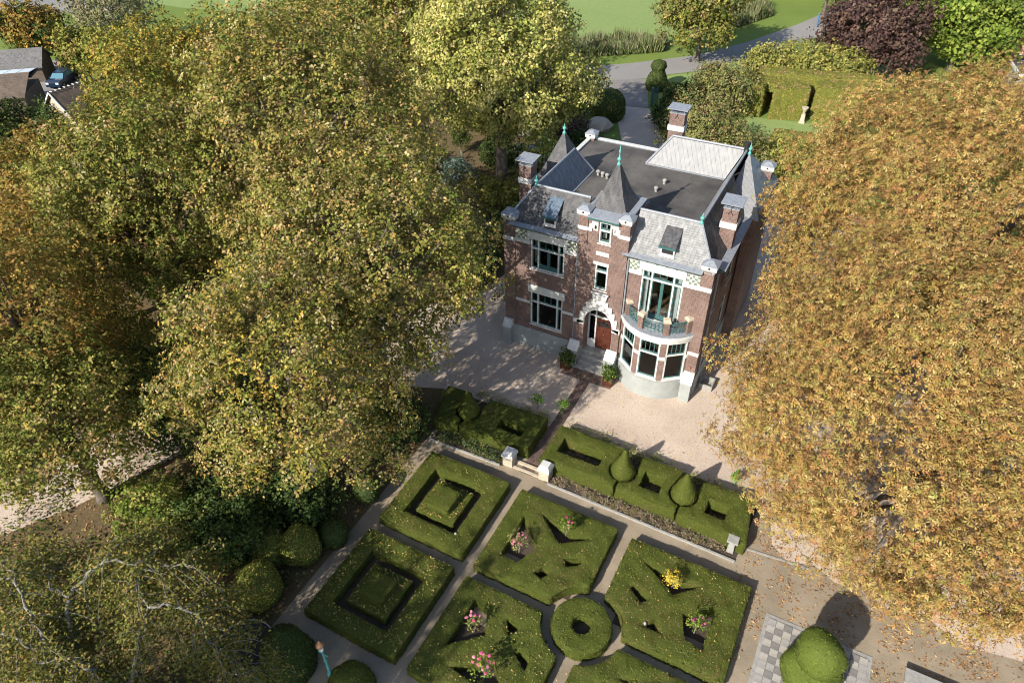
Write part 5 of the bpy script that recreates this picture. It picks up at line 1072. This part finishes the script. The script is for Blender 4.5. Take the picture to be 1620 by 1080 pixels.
for x in (-2.5, 1.5, 5): w = MB(); w.box(x-.7, x+.7, -3.56, -3.5, 1.2, 2.8); f_ = w.build('window', 'white', h); w = MB(); w.box(x-.6, x+.6, -3.58, -3.56, 1.3, 2.7); w.build('pane', 'black', f_)
g = empty('garage', (15.5, 99.5, 0), 'grey flat-roofed garage with white fascia in front of the pink brick house', 'garage'); g.rotation_euler.z = R(10)
b = MB(); b.box(-3.2, 6, -2.5, 2, 0, 2.3); b.build('wall', 'plinth', g); b = MB(); b.box(-3.4, 6.2, -2.7, 2.2, 2.3, 2.6); b.build('fascia', 'white', g); b = MB(); b.box(-3.2, 6, -2.5, 2, 2.6, 2.64); b.build('roof', 'bitumen', g)
# sheds upper left
def shed(x, y, rz, lab, L, Wd, hw, hr, wallm, roofm, nm='shed'):
    s = empty(nm, (x, y, 0), lab, 'shed'); s.rotation_euler.z = R(rz); b = MB(); b.box(-L/2, L/2, -Wd/2, Wd/2, 0, hw); b.build('wall', wallm, s)
    b = MB()
    for sg in (-1, 1): b.slab([(-L/2-.3, sg*(Wd/2+.35), hw-.15), (L/2+.3, sg*(Wd/2+.35), hw-.15), (L/2+.3, 0, hw+hr), (-L/2-.3, 0, hw+hr)], (0, 0, .15))
    b.build('roof', roofm, s)
    for xx in (-L/2, L/2): b = MB(); b.slab([(xx-.05, -Wd/2, hw), (xx-.05, Wd/2, hw), (xx-.05, 0, hw+hr)], (.1, 0, 0)); b.build('gable', wallm, s)
    return s
shed(-99, 48.6, 40, 'long shed with grey shingled roof at the upper left', 12, 4.2, 1.9, 1.5, 'darkbrick', 'rooftile')
s = empty('glass_roof_shed', (-88.3, 42.2, 0), 'dark brick shed with a lean-to glass roof at the left edge', 'shed'); s.rotation_euler.z = R(40)
b = MB(); b.box(-5, 4, -3.2, 2.5, 0, 2.6); b.build('wall', 'darkbrick', s); b = MB(); b.slab([(-5.3, -3.6, 2.5), (4.3, -3.6, 2.5), (4.3, .1, 4.0), (-5.3, .1, 4.0)], (0, 0, .12)); b.build('tiled_slope', 'darkbrick', s)
for q in range(7):
    b = MB(); x = -5.2+q*1.35; b.slab([(x, .15, 4.0), (x+1.25, .15, 4.0), (x+1.25, 2.7, 3.7), (x, 2.7, 3.7)], (0, 0, .05)); b.build('glass_pane', mat('pale_glass', (.62, .68, .74), rough=.25), s)
b = MB(); b.box(-5.3, 4.3, .05, 2.8, 3.5, 3.68); b.build('frame', 'black', s)
sg = shed(-76.2, 43.9, 88, 'small gabled shed with dark tiled roof and white verges beside the parked car', 4.5, 4.5, 2.0, 2.2, 'stone', 'darkbrick')
for q in range(9):
    b = MB(); b.box(-2.3+q*.5, -2.2+q*.5, -.2, .2, 4.36, 4.42); b.build('ridge_tile', 'white', sg)
for sgn in (-1, 1): b = MB(); b.slab([(-2.62, sgn*2.6, 1.9), (-2.62, 0, 4.25), (-2.62, 0, 4.45), (-2.62, sgn*2.6, 2.1)], (.1, 0, 0)); b.build('verge_board', 'white', sg)
# parked car
car = empty('parked_car', (-90.2, 51.2, .02), 'dark blue hatchback parked between the sheds', 'car'); car.rotation_euler.z = R(115)
b = MB(); prof = [(-2.1, .35), (-2.1, .8), (-1.95, .95), (-1.5, 1.0), (-.9, 1.02), (1.9, 1.0), (2.1, .8), (2.12, .35)]
def loft(b, sec):
    n = len(sec[0]); vs = [p for s_ in sec for p in s_]; fs = [(i*n+j, i*n+(j+1) % n, (i+1)*n+(j+1) % n, (i+1)*n+j) for i in range(len(sec)-1) for j in range(n)]; fs += [list(range(n))[::-1], [len(vs)-n+j for j in range(n)]]; b.add(vs, fs)
loft(b, [[(x, w*k, z) for x, z in prof] for w, k in ((-1, .78), (-1, .88), (1, .88), (1, .78))][1:3]); b.build('body', 'carpaint', car)
cab = [(-.95, 1.02), (-.35, 1.45), (1.2, 1.48), (1.85, 1.0)]
b = MB(); loft(b, [[(x, -.8+(.12 if z > 1.2 else 0), z) for x, z in cab], [(x, .8-(.12 if z > 1.2 else 0), z) for x, z in cab]]); b.build('windows', mat('car_glass', (.10, .22, .28), rough=.08, spec=.8), car)
b = MB(); b.box(-.35, 1.25, -.69, .69, 1.46, 1.52); b.build('roof', 'carpaint', car)
for x in (-1.3, 1.3):
    for sg_ in (-1, 1):
        b = MB(); b.tube([(x, sg_*.7, .32), (x, sg_*.9, .32)], .32, 16); w = b.build('wheel', 'tyre', car); b = MB(); b.tube([(x, sg_*.9, .32), (x, sg_*.92, .32)], .2, 12); b.build('rim', 'rim', w)
for sg_ in (-1, 1): b = MB(); b.box(-2.13, -2.02, sg_*.62-.18, sg_*.62+.18, .68, .86); b.build('headlight', 'headlight', car)
for sg_ in (-1, 1): b = MB(); b.box(-.75, -.55, sg_*.98-.1, sg_*.98+.1, 1.0, 1.14); b.build('wing_mirror', 'carpaint', car)

# ================================================================== fallen leaves
rng = np.random.default_rng(77)
def rectpts(n, x0, x1, y0, y1, z): return np.column_stack([rng.uniform(x0, x1, n), rng.uniform(y0, y1, n), np.full(n, z)])
YF_ = [((.55, .42, .12), 4), ((.50, .33, .14), 3), ((.62, .52, .28), 2), ((.40, .22, .08), 2)]
def keep(P, dens): return P
# on the hedge tops, thickest under the lindens on the left
hp = []
for x0, x1, y0, y1, n in ((-16.5, -11.6, 10.3, 15.25, 750), (-16.5, -11.6, 16, 20.95, 280), (-10.85, -5.5, 10.2, 15.17, 300), (-10.85, -5.5, 15.85, 20.87, 150), (-4.68, 1.1, 15.8, 20.65, 220), (-10.85, .3, 23, 25.6, 70)):
    P = rectpts(n, x0, x1, y0, y1, .68 if y0 < 22 else .98); hp.append(P)
hp = np.vstack(hp)
allh = [rect(-15.62, -12.54, 16.86, 19.93), rect(-15.62, -12.54, 11.16, 14.23), *UMh, *LMh, *URh, rect(-10.25, -7.8, 23.85, 24.95), rect(-5.45, -4.35, 23.6, 24.75), rect(-1.95, -.9, 23.5, 24.4), [(CC[0]+1.9*math.cos(R(a)), CC[1]+1.9*math.sin(R(a))) for a in range(0, 360, 20)], rect(-7.1, -5.8, 23, 26), rect(-3.6, -2.5, 23, 26)]
hp = np.array([p for p in hp if not any(inside((p[0], p[1]), q) for q in allh)])
scatter('fallen_leaves', 'yellow fallen leaves lying on the clipped hedge tops', 'leaves', hp, .07, YF_, 91)
st = np.vstack([np.column_stack([rng.uniform(-15.1, -13.05, 220), rng.uniform(y0+1.3, y0+3.5, 220), np.full(220, .55)]) for y0 in (16.0, 10.3)])
st = np.array([p for p in st if not (-14.75 < p[0] < -13.45 and (p[1]-16.0 if p[1] > 15.5 else p[1]-10.3) > 1.65 and (p[1]-16.0 if p[1] > 15.5 else p[1]-10.3) < 3.05)])
scatter('fallen_leaves', 'yellow fallen leaves on the stepped hedge squares', 'leaves', st, .08, YF_, 92)
BR_ = [((.38, .21, .09), 4), ((.46, .28, .12), 3), ((.30, .15, .06), 3), ((.50, .36, .18), 2)]
gr = np.vstack([rectpts(42000, .5, 16, 16, 34, .03), rectpts(3500, 1.2, 12, 8, 18, .04), rectpts(2500, -5, 2, 26.5, 33, .03), rectpts(900, 1.5, 1.9, 12, 22, .03)])
dn = 1.5*np.exp(-((gr[:, 0]-8)**2/50 + (gr[:, 1]-26)**2/42)); cl = np.array([noise.noise(Vector((p[0]*.9, p[1]*.9, 1))) + .6*noise.noise(Vector((p[0]*3, p[1]*3, 5))) for p in gr]); gr = gr[rng.random(len(gr)) < (dn*.75+.06)*np.clip(.45+1.4*cl, .04, 1.3)]
scatter('fallen_leaves', 'rust-brown chestnut leaves scattered on sand and gravel', 'leaves', gr, .135, BR_, 93, .38)
scatter('fallen_leaves', 'small yellow leaves on the forecourt gravel and paths', 'leaves', np.vstack([rectpts(900, -20, -3, 26.5, 31.5, .03), rectpts(500, -17.5, 1, 9, 22, .03)]), .07, YF_, 94)
scatter('fallen_leaves', 'brown leaf litter on the woodland floor at the lower left', 'leaves', rectpts(9000, -34, -17.8, -2, 22, .03), .13, BR_ + [((.16, .15, .05), 3)], 95)

# ivy and ferns on the woodland floor
P = rectpts(16000, -34, -17.8, -2, 24, .1); nz = np.array([noise.noise(Vector((p[0]*.35, p[1]*.35, 3))) for p in P]); P = P[nz > -.08]; P[:, 2] = .05 + rng.random(len(P))**2*.4
scatter('ground_cover', 'green ivy and ferns covering the woodland floor', 'plants', P, .16, DKGREEN + OLIVE[:2], 96, .7, .6, 'leaf')
